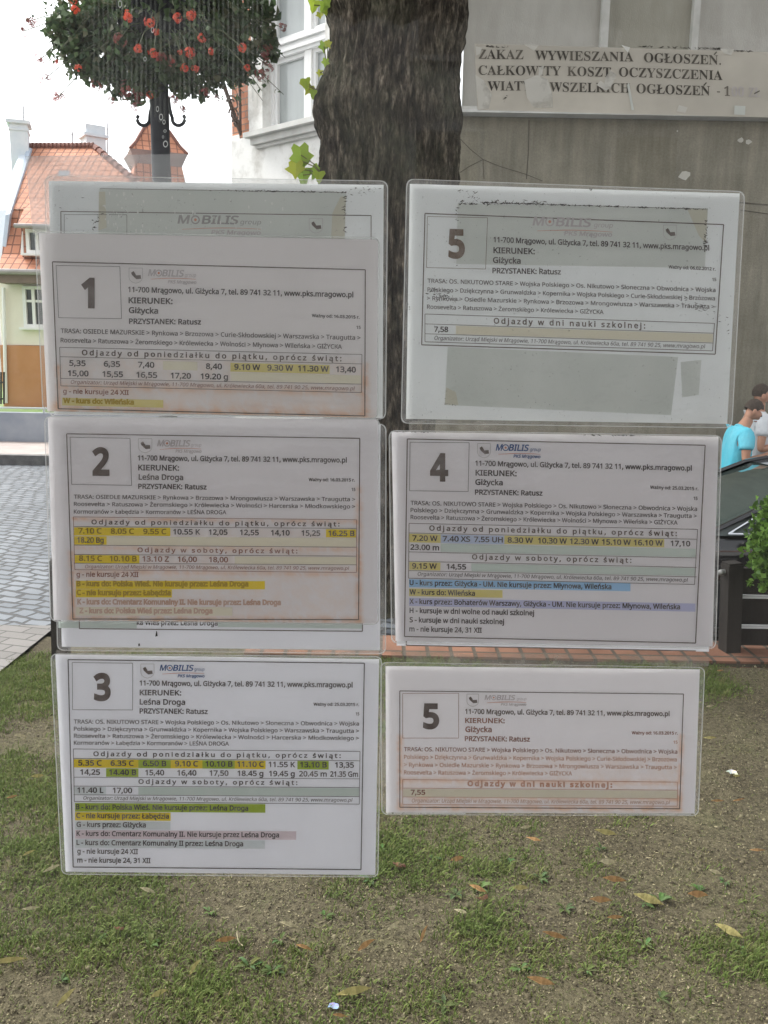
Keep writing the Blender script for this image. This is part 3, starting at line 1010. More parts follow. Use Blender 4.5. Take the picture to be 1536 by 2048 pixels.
dirt_run(S, (195, 478), (300, 520), 40, 16, 6); dirt_run(S, (1200, 500), (1340, 580), 34, 24, 4); dirt_run(S, (256, 925), (300, 932), 8, 3, 5); dirt_run(S, (830, 70), (842, 90), 5, 3, 6); dirt_run(S, (320, 80), (400, 130), 26, 14, 5)
dirt_run(S, (110, 530), (120, 560), 8, 6, 4); dirt_run(S, (1345, 560), (1400, 760), 10, 14, 4)
S.done()

# old sheet just under notice 4, then notice 4
S = Sheet(CE, .0010, [(60, 60), (1338, 90), (1302, 917), (66, 893)], 'edge of an older notice peeping out under notice 4', 'paper_cool', None, .02)
S.line((104, 892), (1250, 914), 4, 'N'); S.line((104, 892), (104, 870), 4, 'N')
S.done()
S = Sheet(CE, .0024, [(46, 46), (1340, 66), (1316, 897), (62, 874)], 'notice with large number 4 and blue and yellow highlighting, middle of the right column', 'paper',
          [(34, 40), (1354, 60), (1330, 906), (44, 884)], .0205)
S.frame([(108, 75), (1287, 100), (1249, 883), (97, 857)], 4.0, 'N')
S.frame([(119, 88), (353, 90), (349, 283), (117, 280)], 1.8, 'G')
S.text('4', 198, 270, 236, 98, 'N', 4, 'route_number')
S.emblem(386, 93, 437, 150)
S.logo(458, 586, 120, 24, 593, 635, 528, 634, 149, 'B', 'B', 'O', 136)
S.text(ADDR, 377, 1234, 180, 19, y1=200); S.text('KIERUNEK:', 378, 541, 219, 21); S.text('Giżycka', 377, 486, 256, 21); S.text('PRZYSTANEK: Ratusz', 376, 643, 295, 19, y1=299)
S.text('Ważny od: 25.03.2015 r.', 1069, 1260, 272, 12, y1=278); S.text('15', 1241, 1257, 316, 12, 'G')
for s, x1, y, y1 in ((WOJ, 1255, 336, 360), (POL, 1254, 364, 388), (ROM, 1178, 392, 414)): S.text(s, 121, x1, y, 16, 'G', 3, y1=y1)
S.frame([(115, 409), (1257, 433), (1245, 651), (113, 626)], 2.2, 'N')
for y0, y1 in ((447, 472), (522, 546), (559, 584), (596, 621)): S.line((115, y0), (1253, y1), 2, 'N')
S.bar(116, 450, 240, 484, 'm', .021); S.bar(240, 453, 492, 487, 'l', .021); S.bar(492, 458, 1125, 491, 'm', .021); S.bar(240, 489, 1250, 522, 't', .021)
S.bar(116, 562, 239, 593, 'm', .021); S.bar(362, 568, 1247, 599, 't', .021)
S.bar(115, 630, 991, 662, 'b', .018); S.bar(115, 667, 485, 697, 'm', .018); S.bar(115, 704, 1248, 736, 'v', .02)
S.text(WEEK, 195, 1175, 437, 19, 'N', 1, y1=459, spacing=1.35)
row(S, [('7.20 W', 128, 228), ('7.40 XS', 248, 357), ('7.55 UH', 372, 486), ('8.30 W', 505, 606), ('10.30 W', 625, 740), ('12.30 W', 751, 866), ('15.10 W', 878, 993), ('16.10 W', 1004, 1120), ('17,10', 1150, 1228)], 477, 20, 128)
S.text('23.00 m', 120, 234, 513, 20)
S.text(SAT, 364, 995, 551, 19, 'N', 1, y1=565, spacing=1.35)
row(S, [('9.15 W', 127, 225), ('14,55', 263, 341)], 587, 20, 127)
S.text(ORG, 148, 1216, 616, 14, 'G', 0, italic=.2, y1=640)
for s, x0, x1, y in (('U - kurs przez: Giżycka - UM. Nie kursuje przez: Młynowa, Wileńska', 117, 916, 653), ('W - kurs do: Wileńska', 117, 376, 690), ('X - kurs przez: Bohaterów Warszawy, Giżycka - UM. Nie kursuje przez: Młynowa, Wileńska', 117, 1188, 727),
                     ('H - kursuje w dni wolne od nauki szkolnej', 117, 610, 763), ('S - kursuje w dni nauki szkolnej', 117, 491, 800), ('m - nie kursuje 24, 31 XII', 116, 403, 836)):
    S.text(s, x0, x1, y, 19, 'K', 1)
dirt_run(S, (60, 46), (240, 49), 20, 2, 5); dirt_run(S, (800, 60), (1100, 60), 30, 2, 6)
S.done()

# faded notice 5, lower right
S = Sheet(CF, .0018, [(60, 62), (1273, 75), (1253, 631), (62, 627)], 'faded notice with number 5 and washed out red print, lowest on the right', 'paper',
          [(40, 46), (1294, 66), (1268, 640), (44, 636)], .0085)
S.frame([(115, 158), (1210, 170), (1195, 613), (115, 607)], 3.2, 'N')
S.frame([(126, 168), (342, 167), (342, 340), (126, 340)], 1.6, 'R')
S.text('5', 204, 267, 299, 87, 'N', 4, 'route_number')
S.emblem(374, 170, 419, 218)
S.logo(442, 558, 192, 18, 566, 603, 505, 603, 214, 'P', 'P', 'O', 204)
S.text(ADDR, 367, 1156, 246, 18, 'N', 1, y1=255); S.text('KIERUNEK:', 367, 520, 281, 18, 'R'); S.text('Giżycka', 368, 470, 316, 20, 'R'); S.text('PRZYSTANEK: Ratusz', 366, 617, 351, 18, 'R')
S.text('Ważny od: 16.03.2015 r.', 1010, 1188, 325, 11, 'R'); S.text('15', 1171, 1187, 361, 11, 'F')
for s, x1, y, y1, k in ((WOJ, 1186, 390, 400, 'R'), (POC, 1184, 420, 430, 'F'), (RYN, 1184, 450, 460, 'F'), (ROG, 780, 480, 484, 'F')): S.text(s, 131, x1, y, 15, k, 3, y1=y1)
S.frame([(126, 500), (1187, 510), (1186, 603), (126, 596)], 2.4, 'F')
S.line((126, 533), (1187, 541), 2, 'F'); S.line((126, 567), (1187, 574), 2, 'F')
S.bar(128, 536, 1185, 566, 'p', .007)
S.text(SCH, 376, 935, 524, 18, 'F', 2, y1=530, spacing=1.35); S.text('7,55', 157, 213, 558, 18, 'R', 1)
S.text(ORG, 160, 1155, 588, 14, 'S', 3, italic=.2, y1=595)
S.bleed((115, 607), (1195, 613), 24); S.bleed((115, 330), (115, 607), 20); S.bleed((1200, 330), (1195, 613), 20); S.bleed((126, 500), (1187, 510), 18); S.bleed((126, 567), (1187, 574), 18)
S.blush([(118, 370), (1205, 380), (1195, 610), (116, 604)])
S.veil([(64, 626), (370, 628), (368, 634), (64, 632)][::-1], 'flake', 'tape_edge', z=.0009); S.veil([(950, 630), (1240, 632), (1238, 637), (950, 634)][::-1], 'flake', 'tape_edge', z=.0009)
S.done()

# paper strip forbidding posters
CH = (768, 0, 2.0)
S = Sheet(CH, .0012, [(362, 174), (1540, 208), (1540, 470), (374, 440)], 'torn paper strip in bold serif capitals, stuck on the glass at the top right', 'paper_old', None, .013)
S.t.name = 'warning_strip'
S.t['group'] = ''
del S.t['group']
S.pm = paper_mat('yellowed_paper', (0.58, 0.56, 0.505), 0.2)
INK['Z'] = ink_mat('serif_print', (0.075, 0.07, 0.065), 0.35, (0.5, 0.47, 0.4))
for s, x0, x1, y, y1, *ik in (('ZAKAZ', 378, 558, 235, 237), ('WYWIESZANIA', 604, 998, 239, 246), ('OGLOSZEN.', 1040, 1348, 248, 259),
                         ('CALKOWITY', 378, 708, 299, 302), ('KOSZT', 733, 908, 303, 307), ('OCZYSZCZENIA', 940, 1354, 306, 320),
                         ('WIATY', 414, 590, 362, 362), ('Z', 608, 638, 363, 363), ('WSZELKICH', 662, 984, 366, 371), ('OGLOSZEN', 1010, 1304, 372, 382), ('- 1', 1332, 1384, 382, 384), ('00', 1390, 1440, 385, 386, 'P'), ('ZL', 1458, 1506, 387, 388, 'P')):
    S.text(s, x0, x1, y, 37, ik[0] if ik else 'Z', 1, y1=y1, fnt='serif')
for x, y in ((1130, 234), (462, 284), (1100, 358), (1490, 370)):   # strokes of the letter Ł
    S.line((x - 9, y + 5), (x + 13, y - 7), 4.5, 'Z', 'printed_text', z=.00065)
for x, y in ((1325, 213), (1284, 336)):                             # accents of Ń
    S.line((x - 5, y + 6), (x + 6, y - 6), 5, 'Z', 'printed_text', z=.00065)
M['torn'] = veil_mat('torn_paper_scar', (0.70, 0.70, 0.66), 0.95, 30, 0.30, 0.5)
for c in ([(366, 300), (400, 322), (432, 380), (420, 434), (378, 438)], [(560, 322), (612, 300), (655, 318), (672, 372), (676, 430), (600, 432), (572, 390)], [(366, 184), (392, 192), (384, 216), (368, 222)],
          [(560, 178), (620, 180), (600, 204)], [(866, 322), (910, 352), (886, 362), (850, 340)], [(1180, 420), (1215, 430), (1205, 452), (1170, 445)], [(1345, 196), (1400, 196), (1390, 222), (1360, 214)],
          [(880, 350), (905, 355), (930, 300), (905, 280), (885, 310)], [(620, 270), (640, 262), (632, 300), (618, 305)]):
    S.veil(c[::-1], 'torn', 'torn_scar', z=.0008)
dirt_run(S, (410, 184), (500, 190), 24, 5, 5); dirt_run(S, (1020, 186), (1350, 196), 60, 1.5, 7); dirt_run(S, (1400, 203), (1470, 205), 16, 1.5, 6); dirt_run(S, (496, 376), (470, 412), 8, 3, 5)
S.veil([(1402, 422), (1446, 424), (1444, 460), (1400, 458)][::-1], 'glue_shade', 'torn_scar', z=.0009)
S.veil([(980, 330), (1000, 440), (990, 440), (972, 340)], 'glue_shade', 'torn_scar', z=.00092); S.veil([(950, 180), (985, 190), (975, 210)], 'flake', 'torn_scar', z=.00093)
S.done()

# empty film left on the glass above the old notice, and clear tape scraps
f = MB().face([gp(x, y, .0004) for x, y in ((50, 312), (388, 308), (385, 470), (66, 470))][::-1])
tag(f.build('clear_film', M['film']), 'leftover hazy clear film patch above the old notice in front of the lamp post', 'film')


M['tape'] = clear_mat('yellowed_tape', haze=0.30, tint=(0.93, 0.92, 0.88), rough=0.2, bump=0.5, bscale=60, hnoise=35, hazecol=(0.42, 0.40, 0.36))
random.seed(4)
for x0, x1, ya, yb, sl_, lab in ((782, 1418, 1304, 1326, .012, 'strip of old clear tape between notice 4 and the faded notice'), (112, 762, 1298, 1316, .004, 'strip of old clear tape between notices 2 and 3'), (818, 1432, 842, 868, .022, 'strip of old clear tape between the upper right notice and notice 4')):
    m = MB(); n = 26
    tp = [(x0 + (x1 - x0) * i / n, ya + sl_ * (x1 - x0) * i / n + random.uniform(-2.5, 2.5)) for i in range(n + 1)]
    bt = [(x0 + (x1 - x0) * i / n, yb + sl_ * (x1 - x0) * i / n + random.uniform(-3.5, 3.5)) for i in range(n + 1)]
    for i in range(n): m.face([gp(*bt[i], .0006), gp(*bt[i + 1], .0006), gp(*tp[i + 1], .0006), gp(*tp[i], .0006)])
    tag(m.build('clear_tape', M['tape']), lab, 'tape')


# ================================================================== outdoors
def sst(a, b_, x):
    q = min(1, max(0, (x - a) / (b_ - a)))
    return q * q * (3 - 2 * q)


EDGE0, EDGE1 = atz(1490, 1330, 0).y, atz(1490, 1293, 0).y      # the brick edging
PAVEND = atz(40, 1250, 0).y


def gz(x, y):
    """height of the street"""
    d = sst(0.3, 2.0, x) * sst(EDGE1 - .2, EDGE1 + .4, y)
    return -0.03 - d * (0.57 - 0.27 * sst(7.6, 8.6, y))


def lawn_z(x, y):
    if y > EDGE0 + .003 and x > -.7: return -.03
    return 0.018 * noise.noise((x * 1.3, y * 1.3, 0)) + 0.008 * noise.noise((x * 6, y * 6, 3)) - 0.004


def struct(o):
    o['kind'] = 'structure'
    return o


def grid(name, xs, ys, fz, mat, uvs=1.0):
    m = MB()
    for i in range(len(xs) - 1):
        for j in range(len(ys) - 1):
            q = [(xs[i], ys[j]), (xs[i + 1], ys[j]), (xs[i + 1], ys[j + 1]), (xs[i], ys[j + 1])]
            m.face([(x, y, fz(x, y)) for x, y in q], 0, [(x * uvs, y * uvs) for x, y in q])
    o = m.build(name, mat, smooth=True)
    bm = bmesh.new(); bm.from_mesh(o.data); bmesh.ops.remove_doubles(bm, verts=bm.verts, dist=1e-5); bm.to_mesh(o.data); bm.free()
    return struct(o)


def lin(a, b_, n): return [a + (b_ - a) * i / n for i in range(n + 1)]


# soil material: dark earth, finely speckled with seeds and bits
t = NT('lawn_soil')
v = t.coord('Object')
n1 = t.noise(v, 2.2, 6); n2 = t.noise(v, 60, 6, 0.7); n3 = t.noise(v, 180, 3, 0.7)
base = t.ramp(n1, [(0.3, (0.056, 0.046, 0.030)), (0.55, (0.092, 0.080, 0.050)), (0.75, (0.092, 0.092, 0.047))])
base = t.mix(1, base, t.ramp(n2, [(0.3, 0.35), (0.7, 1.6)]), 'MULTIPLY')
vo = t.n('ShaderNodeTexVoronoi'); vo.inputs['Scale'].default_value = 130; t.l(v, vo.inputs['Vector'])
sp = t.ramp(vo.outputs['Distance'], [(0.16, 1.0), (0.30, 0.0)])
spm = t.mix(1, sp, t.ramp(n2, [(0.45, 0.0), (0.6, 0.8)]), 'MULTIPLY')
base = t.mix(spm, base, (0.15, 0.13, 0.085))
t.set(Base_Color=base, Roughness=0.95)
t.b.inputs['Specular IOR Level'].default_value = 0.15
t.bump(t.mix(0.5, n2, n3), 0.8, 0.012)
M['soil'] = t.m
M['cobble'] = brick_mat('cobbled_setts', (0.095, 0.108, 0.125), (0.15, 0.165, 0.185), (0.035, 0.037, 0.04), 0.16, 0.11, 0.016, 0.5, 0.6, 'UV', 0.22, 0.8, 0.35, (0.8, 1.2), 0.03, 1.2)
M['paver'] = brick_mat('concrete_pavers', (0.145, 0.138, 0.132), (0.185, 0.175, 0.168), (0.075, 0.072, 0.068), 0.20, 0.10, 0.006, 0.5, 0.8, 'UV', 0.03, 0.4, 0.25, (0.9, 1.1), 0.01, 2)
M['flag'] = noisy('pinkish_paving', (0.30, 0.26, 0.245), (0.36, 0.32, 0.30), 3, 0.85, 0.1)
M['kerb'] = noisy('granite_kerb', (0.10, 0.10, 0.10), (0.17, 0.17, 0.165), 8, 0.8, 0.2)
M['earth'] = noisy('street_ground', (0.12, 0.12, 0.11), (0.2, 0.19, 0.18), 0.5, 0.9, 0.1)

grid('ground', [-400, -60, -8, 0, 8, 60, 400], [-400, -60, -8, 0, 20, 60, 400], lambda x, y: -0.68, M['earth'])
grid('lawn', lin(-1.95, 5.0, 70), lin(-0.6, EDGE1 - .01, 60), lawn_z, M['soil'])
grid('pavement', lin(-12, -1.953, 20), lin(-4, PAVEND, 20), lambda x, y: 0.0 + 0.0 * x, M['paver'])
grid('shelter_floor', lin(-1.95, 5.0, 4), [-4, -0.602], lambda x, y: 0.0, M['paver'])
farkerb = atz(45, 930, -0.03).y
grid('road', [-60, -30, -12] + lin(-8, 8, 40) + [12, 30, 60], [PAVEND + .002, EDGE1 + .03] + lin(EDGE1 + .4, 9.9, 12) + lin(10.2, farkerb, 5), lambda x, y: min(gz(x, y), -0.03), M['cobble'])
m = MB()
m.box((-20, farkerb + .09, 0.015), (44, .18, .2))
struct(m.build('kerb', M['kerb']))
wallY = atz(45, 884, 0.09).y
grid('far_pavement', [-45, -2.2], [farkerb + .18, wallY + .05], lambda x, y: 0.09, M['flag'])
ed = MB()
ed.box(((-.75 + 5.0) / 2, (EDGE0 + EDGE1) / 2 + .015, -0.29), (5.75, EDGE1 - EDGE0 + .03, .62))
for_b = ed
o = struct(ed.build('brick_edging', brick_mat('edging_brick', (0.185, 0.092, 0.06), (0.25, 0.128, 0.083), (0.085, 0.07, 0.055), 0.13, 0.5, 0.012, 0.0, 0.85, 'UV', 0.01, 0.5, 0, (0.7, 1.15), 0.01, 6)))
# yard behind the low wall
M['lawnfar'] = noisy('far_grass', (0.10, 0.17, 0.05), (0.16, 0.24, 0.08), 5, 0.9, 0.3)
grid('yard', [-45, -2.2], [wallY + .25, 40], lambda x, y: 0.10 + 0.14 * sst(wallY, 22, y), M['lawnfar'])

# ------------------------------------------------------------------ low wall with rail, street left
wz = at(45, 826, wallY).z
g = thing('garden_wall', (-20, wallY + .15, 0.1), 'low blue-grey rendered garden wall with thin rail across the cobbled street', 'wall')
MB().box((-23.5, wallY + .15, (wz + .09) / 2), (43, .2, wz - .09)).build('wall_body', noisy('wall_render', (0.22, 0.25, 0.30), (0.31, 0.335, 0.375), 2.5, 0.85, 0.15), g)
rl = MB()
rz_ = at(45, 817, wallY).z
rl.tube([(-45, wallY + .15, rz_), (-2, wallY + .15, rz_)], .018, 6)
for i in range(44): rl.box((-45 + i, wallY + .15, (wz + rz_) / 2), (.025, .025, rz_ - wz + .004))
rl.build('rail', noisy('galvanised', (0.42, 0.46, 0.45), (0.5, 0.53, 0.52), 5, 0.5, 0), g)

# ------------------------------------------------------------------ orange-roofed house
HY = 24.0
M['tile'] = brick_mat('orange_pantiles', (0.47, 0.20, 0.115), (0.54, 0.245, 0.15), (0.20, 0.09, 0.06), 0.225, 0.30, 0.020, 0.0, 0.7, 'UV', 0.015, 0.5, 0, (0.8, 1.15), 0.03, 0.8)
M['tilehung'] = brick_mat('tile_hung_wall', (0.40, 0.19, 0.13), (0.47, 0.23, 0.15), (0.2, 0.09, 0.07), 0.225, 0.32, 0.018, 0.0, 0.75, 'UV', 0.015, 0.4, 0, (0.75, 1.15), 0.02, 1.2)
M['cream'] = noisy('cream_render', (0.76, 0.72, 0.63), (0.80, 0.765, 0.68), 2, 0.9, 0.15, 40)
M['orange'] = noisy('orange_render', (0.47, 0.22, 0.10), (0.53, 0.26, 0.13), 2, 0.9, 0.15, 40)
M['white'] = noisy('white_paint', (0.76, 0.77, 0.77), (0.82, 0.82, 0.82), 6, 0.6, 0.05)
M['bluewhite'] = noisy('blue_white_render', (0.62, 0.68, 0.74), (0.74, 0.78, 0.82), 2.5, 0.85, 0.15)
M['bluegrey'] = noisy('blue_grey_flashing', (0.36, 0.43, 0.52), (0.48, 0.54, 0.62), 2.5, 0.6, 0.1)
M['gutter'] = noisy('grey_gutter', (0.28, 0.26, 0.26), (0.36, 0.34, 0.34), 4, 0.5, 0)
M['darkglass'] = noisy('dark_window_glass', (0.03, 0.035, 0.04), (0.09, 0.10, 0.11), 1.5, 0.08, 0, spec=0.6)
M['mast'] = noisy('aerial_metal', (0.40, 0.41, 0.43), (0.5, 0.5, 0.52), 4, 0.5, 0, metal=0.3)
H = lambda x, y, dy=0.0: at(x, y, HY + dy)
hx0, hx1 = H(4, 700).x, H(330, 700).x
house = thing('orange_roofed_house', ((hx0 + hx1) / 2, HY + 4, 0.2), 'cream house with orange pantile mansard roof and orange plinth, on the far left', 'house')
zp, zc, zb = H(40, 690).z, H(40, 548).z, 0.15
MB().box(((hx0 + hx1) / 2, HY + 4, (zp + zc) / 2), (hx1 - hx0, 8, zc - zp)).build('wall', M['cream'], house)
MB().box(((hx0 + hx1) / 2, HY + 3.985, (zb + zp) / 2 - .01), (hx1 - hx0 + .06, 8.06, zp - zb)).build('plinth', M['orange'], house)
rt, rrd = at(60, 293, HY + 4.2), at(188, 293, HY + 4.2)
e0, e1 = H(15, 418, .9), H(345, 470, .9)
e1.z = e0.z
roof = MB()
roof.poly([e0, e1, rrd, rt])
bk = Vector((0, 6.6, 0))
roof.poly([e1, e1 + bk, rrd])
roof.poly([e1 + bk, e0 + bk, rt, rrd])
# lower steep slope and flared skirt
s0, s1 = H(4, 508, .15), H(345, 508, .15); s1.z = s0.z
k0, k1 = H(-6, 541, -.55), H(345, 541, -.55); k1.z = k0.z
e0b = e0 + Vector((-.05, .02, -.03)); e1b = e1 + Vector((0, .02, -.03))
roof.poly([s0, s1, e1b, e0b])
roof.poly([k0, k1, s1, s0])
roof.poly([k1, k1 + Vector((0, 8, 0)), s1 + Vector((0, 7, 0)), s1]); roof.poly([s1, s1 + Vector((0, 7, 0)), e1b + bk, e1b])
roof.poly([e0, rt, e0 + bk]); roof.poly([s0, e0b, e0b + bk, s0 + Vector((0, 7, 0))])
rfo = roof.build('roof', M['tile'], house)
cap = MB()
n = 16
for i in range(n): cap.tube([rt.lerp(rrd, i / n), rt.lerp(rrd, (i + .92) / n)], [.10, .13], 8)
for i in range(14): cap.tube([rrd.lerp(e1, i / 14), rrd.lerp(e1, (i + .92) / 14)], [.09, .12], 8)
cap.build('ridge_tiles', M['tilehung'], rfo)
gt = MB()
gt.tube([k0 + Vector((-.1, -.07, -.03)), k1 + Vector((.1, -.07, -.03))], .075, 8)
gt.build('gutter', M['gutter'], house)
MB().box(((k0.x + k1.x) / 2, HY - .25, k0.z - .2), (k1.x - k0.x, .52, .22)).build('soffit', noisy('shaded_brown_soffit', (0.16, 0.12, 0.10), (0.25, 0.19, 0.16), 1.5, 0.9, 0.1), house)  # dark brown puts the gutter's shadow into the soffit colour
# chimney
c = H(41, 300, 4.0)
ch = MB()
ctop = at(41, 252, HY + 4).z
ch.box((c.x, HY + 4, (ctop + c.z - 1.4) / 2), (.52, .7, ctop - c.z + 1.4), R(18))
ch.box((c.x, HY + 4, ctop + .04), (.68, .86, .10), R(18)); ch.box((c.x, HY + 4, ctop - .18), (.57, .75, .06), R(18))
ch.build('chimney', M['bluewhite'], rfo)
c = H(187, 290, 5.2)
ch = MB()
ch.box((c.x, HY + 5.2, c.z), (.62, .62, 1.1), R(35)); ch.box((c.x, HY + 5.2, at(187, 275, HY + 5.2).z), (.78, .78, .09), R(35))
ch.build('chimney', M['bluewhite'], rfo)
# fire-wall parapet along the left verge
pr = MB()
p_ = [at(56, 300, HY + 4.0), at(22, 420, HY + .8), at(7, 520, HY + .1), at(-20, 520, HY + .1), at(-6, 420, HY + .8), at(36, 330, HY + 3.4), at(42, 300, HY + 4.0)]
pr.prism(p_, (0, .35, 0))
pr.build('parapet', M['bluewhite'], house)
fl = MB()
fl.prism([at(62, 296, HY + 3.9), at(52, 330, HY + 3.0), at(20, 428, HY + .55), at(4, 560, HY + .0), at(-2, 560, HY + .0), at(11, 430, HY + .55), at(38, 350, HY + 2.7), at(54, 296, HY + 3.9)], (0, .12, 0))
fl.build('flashing', M['bluegrey'], house)
# skylight, dormer and windows
sk_ = MB()
q = [at(x, y, HY + 2.25) for x, y in ((115, 352), (137, 351), (139, 341), (119, 341))]
sk_.prism(q, (0, .1, 0)); sk_.build('skylight', noisy('skylight_glass', (0.5, 0.56, 0.62), (0.6, 0.65, 0.7), 2, 0.2, 0), rfo)
dm = MB()
d0, d1 = H(44, 512, -.12), H(130, 512, -.12); dt = H(44, 452, -.12).z
dm.box(((d0.x + d1.x) / 2, HY + .55, (d0.z + dt) / 2), (d1.x - d0.x, 1.3, dt - d0.z + .05))
dorm = dm.build('dormer', M['tilehung'], house)
rr = MB()
r0, r1 = H(34, 449, -.45), H(140, 449, -.45); r1.z = r0.z
r2, r3 = at(58, 395, HY + 1.55), at(140, 395, HY + 1.55); r3.z = r2.z
rr.prism([r0, r1, r3, r2], (0, .02, -.06)); rr.build('dormer_roof', M['tile'], dorm)
MB().tube([r0 + Vector((-.05, -.06, -.04)), r1 + Vector((0, -.06, -.04))], .06, 8).build('dormer_gutter', M['gutter'], dorm)
MB().prism([H(41, 510, -.2), H(47, 510, -.2), H(44, 462, -.2)], (0, .05, 0)).build('bargeboard', M['white'], dorm)


def window(parent, x0, x1, y0, y1, Y, cols=2, rows=((0.35),), fw=.07, fmat='white', pmat='darkglass'):
    a, b2 = at(x0, y0, Y), at(x1, y1, Y)
    xa, xb, zt, zb_ = a.x, b2.x, a.z, b2.z
    wf = MB()
    for x in (xa + fw / 2, xb - fw / 2): wf.box((x, Y, (zt + zb_) / 2), (fw, .12, zt - zb_))
    for z in (zt - fw / 2, zb_ + fw / 2): wf.box(((xa + xb) / 2, Y - .001, z), (xb - xa - .002, .12, fw))
    for i in range(1, cols): wf.box((xa + (xb - xa) * i / cols, Y + .004, (zt + zb_) / 2), (fw * .9, .1, zt - zb_ - .01))
    for q in rows: wf.box(((xa + xb) / 2, Y + .007, zt - (zt - zb_) * q), (xb - xa - .01, .09, fw * .7))
    wf.box(((xa + xb) / 2, Y - .05, zb_ - .03), (xb - xa + .2, .2, .06))
    wo_ = wf.build('window', M[fmat], parent)
    MB().box(((xa + xb) / 2, Y + .03, (zt + zb_) / 2), (xb - xa - .02, .02, zt - zb_ - .02)).build('pane', M[pmat], wo_)
    return wo_


window(dorm, 52, 98, 458, 508, HY - .17, 2, (), .09)
window(house, 45, 112, 572, 656, HY - .03, 3, (.36,), .09)
MB().tube([H(7, 575, -.1), H(12, 806, -.1)], .05, 8).build('downpipe', M['white'], house)
ga = thing('garden_gate', tuple(at(2, 806, HY - 1.5)), 'dark iron garden gate at the left edge before the cream house', 'gate')
gm = MB()
for x in (-14, -6, 2, 8): gm.tube([at(x, 808, HY - 1.5), at(x, 744, HY - 1.5)], .025, 6)
gm.tube([at(-16, 768, HY - 1.5), at(9, 764, HY - 1.5)], .025, 6); gm.tube([at(-16, 800, HY - 1.5), at(9, 797, HY - 1.5)], .025, 6)
gm.build('gate_bars', noisy('black_iron', (0.02, 0.02, 0.02), (0.05, 0.05, 0.05), 9, 0.5, 0), ga)


def aerial(px, y0, y1, Y, label, yagi=None, vane=False):
    a = thing('rooftop_aerial', tuple(at(px, y1, Y)), label, 'aerial')
    MB().tube([at(px, y1, Y), at(px, y0, Y)], .022, 6).build('mast', M['mast'], a)
    m = MB()
    if yagi:
        ya = yagi
        m.tube([at(px - 30, ya + 1, Y), at(px + 36, ya - 1, Y)], .012, 5)
        for k in range(9): m.tube([at(px - 28 + k * 7, ya - 3, Y - .25), at(px - 28 + k * 7, ya + 4, Y + .25)], .008, 4)
    elif vane:
        m.prism([at(px - 4, y0 + 6, Y), at(px + 1, y0 + 7, Y), at(px + 1, y0), at(px - 1, y0 + 1, Y)] if False else [at(px - 4, y0 + 6, Y), at(px + 1, y0 + 7, Y), at(px + 1, y0, Y)], (0, .03, 0))
    else:
        for k in range(3): m.tube([at(px - 3, y0 + 14 + k * 9, Y), at(px + 6, y0 + 14 + k * 9, Y)], .01, 5)
    m.build('aerial_arms', M['mast'], a)


aerial(47, 212, 330, HY + 4.45, 'thin aerial mast fixed beside the white chimney on the left roof')
aerial(145, 264, 300, HY + 4.3, 'short mast with a small vane on the middle of the orange ridge', vane=True)
aerial(215, 246, 320, HY + 5.6, 'aerial with long horizontal arms behind the right end of the orange roof', yagi=258)

# ------------------------------------------------------------------ tower behind the lamp post
TY = 31.0
tw = thing('brick_tower', (at(309, 330, TY).x, TY, 0.2), 'square tower with pointed orange tile roof behind the lamp post', 'tower')
apex = at(309, 236, TY)
zr = at(309, 314, TY).z
m = MB(); m2 = MB()
A_ = R(22)


def ringp(hw, z): return [Vector((apex.x, TY, z)) + Matrix.Rotation(A_, 3, 'Z') @ Vector((sx * hw, sy * hw, 0)) for sx, sy in ((-1, -1), (1, -1), (1, 1), (-1, 1))]


lv = [(0.02, apex.z), (.42, zr + .78), (.72, zr + .26), (.93, zr)]
for (ha, za), (hb, zb2) in zip(lv, lv[1:]):
    pa, pb = ringp(ha, za), ringp(hb, zb2)
    for i in range(4): m.poly([pb[i], pb[(i + 1) % 4], pa[(i + 1) % 4], pa[i]])
tro = m.build('roof', M['tile'], tw)
hipm = MB()
for i in range(4): hipm.tube([ringp(h_, z_)[i] for h_, z_ in lv], .06, 6)
hipm.build('hip_tiles', M['tilehung'], tro)
for (ha, za), (hb, zb2) in zip([(.95, zr - .004), (.78, zr - .38)], [(.78, zr - .38), (.78, zr - .4)]):
    pa, pb = ringp(ha, za), ringp(hb, zb2)
    for i in range(4): m2.poly([pb[i], pb[(i + 1) % 4], pa[(i + 1) % 4], pa[i]])
m2.build('eaves', noisy('grey_eaves', (0.24, 0.20, 0.20), (0.33, 0.28, 0.27), 3, 0.8, 0.1), tw)
m = MB()
lv2 = [(.76, zr - .36), (.86, zr - .9), (1.02, zr - 1.3)]
for (ha, za), (hb, zb2) in zip(lv2, lv2[1:]):
    pa, pb = ringp(ha, za), ringp(hb, zb2)
    for i in range(4): m.poly([pb[i], pb[(i + 1) % 4], pa[(i + 1) % 4], pa[i]])
m.build('tile_skirt', M['tile'], tw)
MB().box((apex.x, TY, (zr - 1.32) / 2), (1.7, 1.7, zr - 1.32), A_).build('wall', M['cream'], tw)

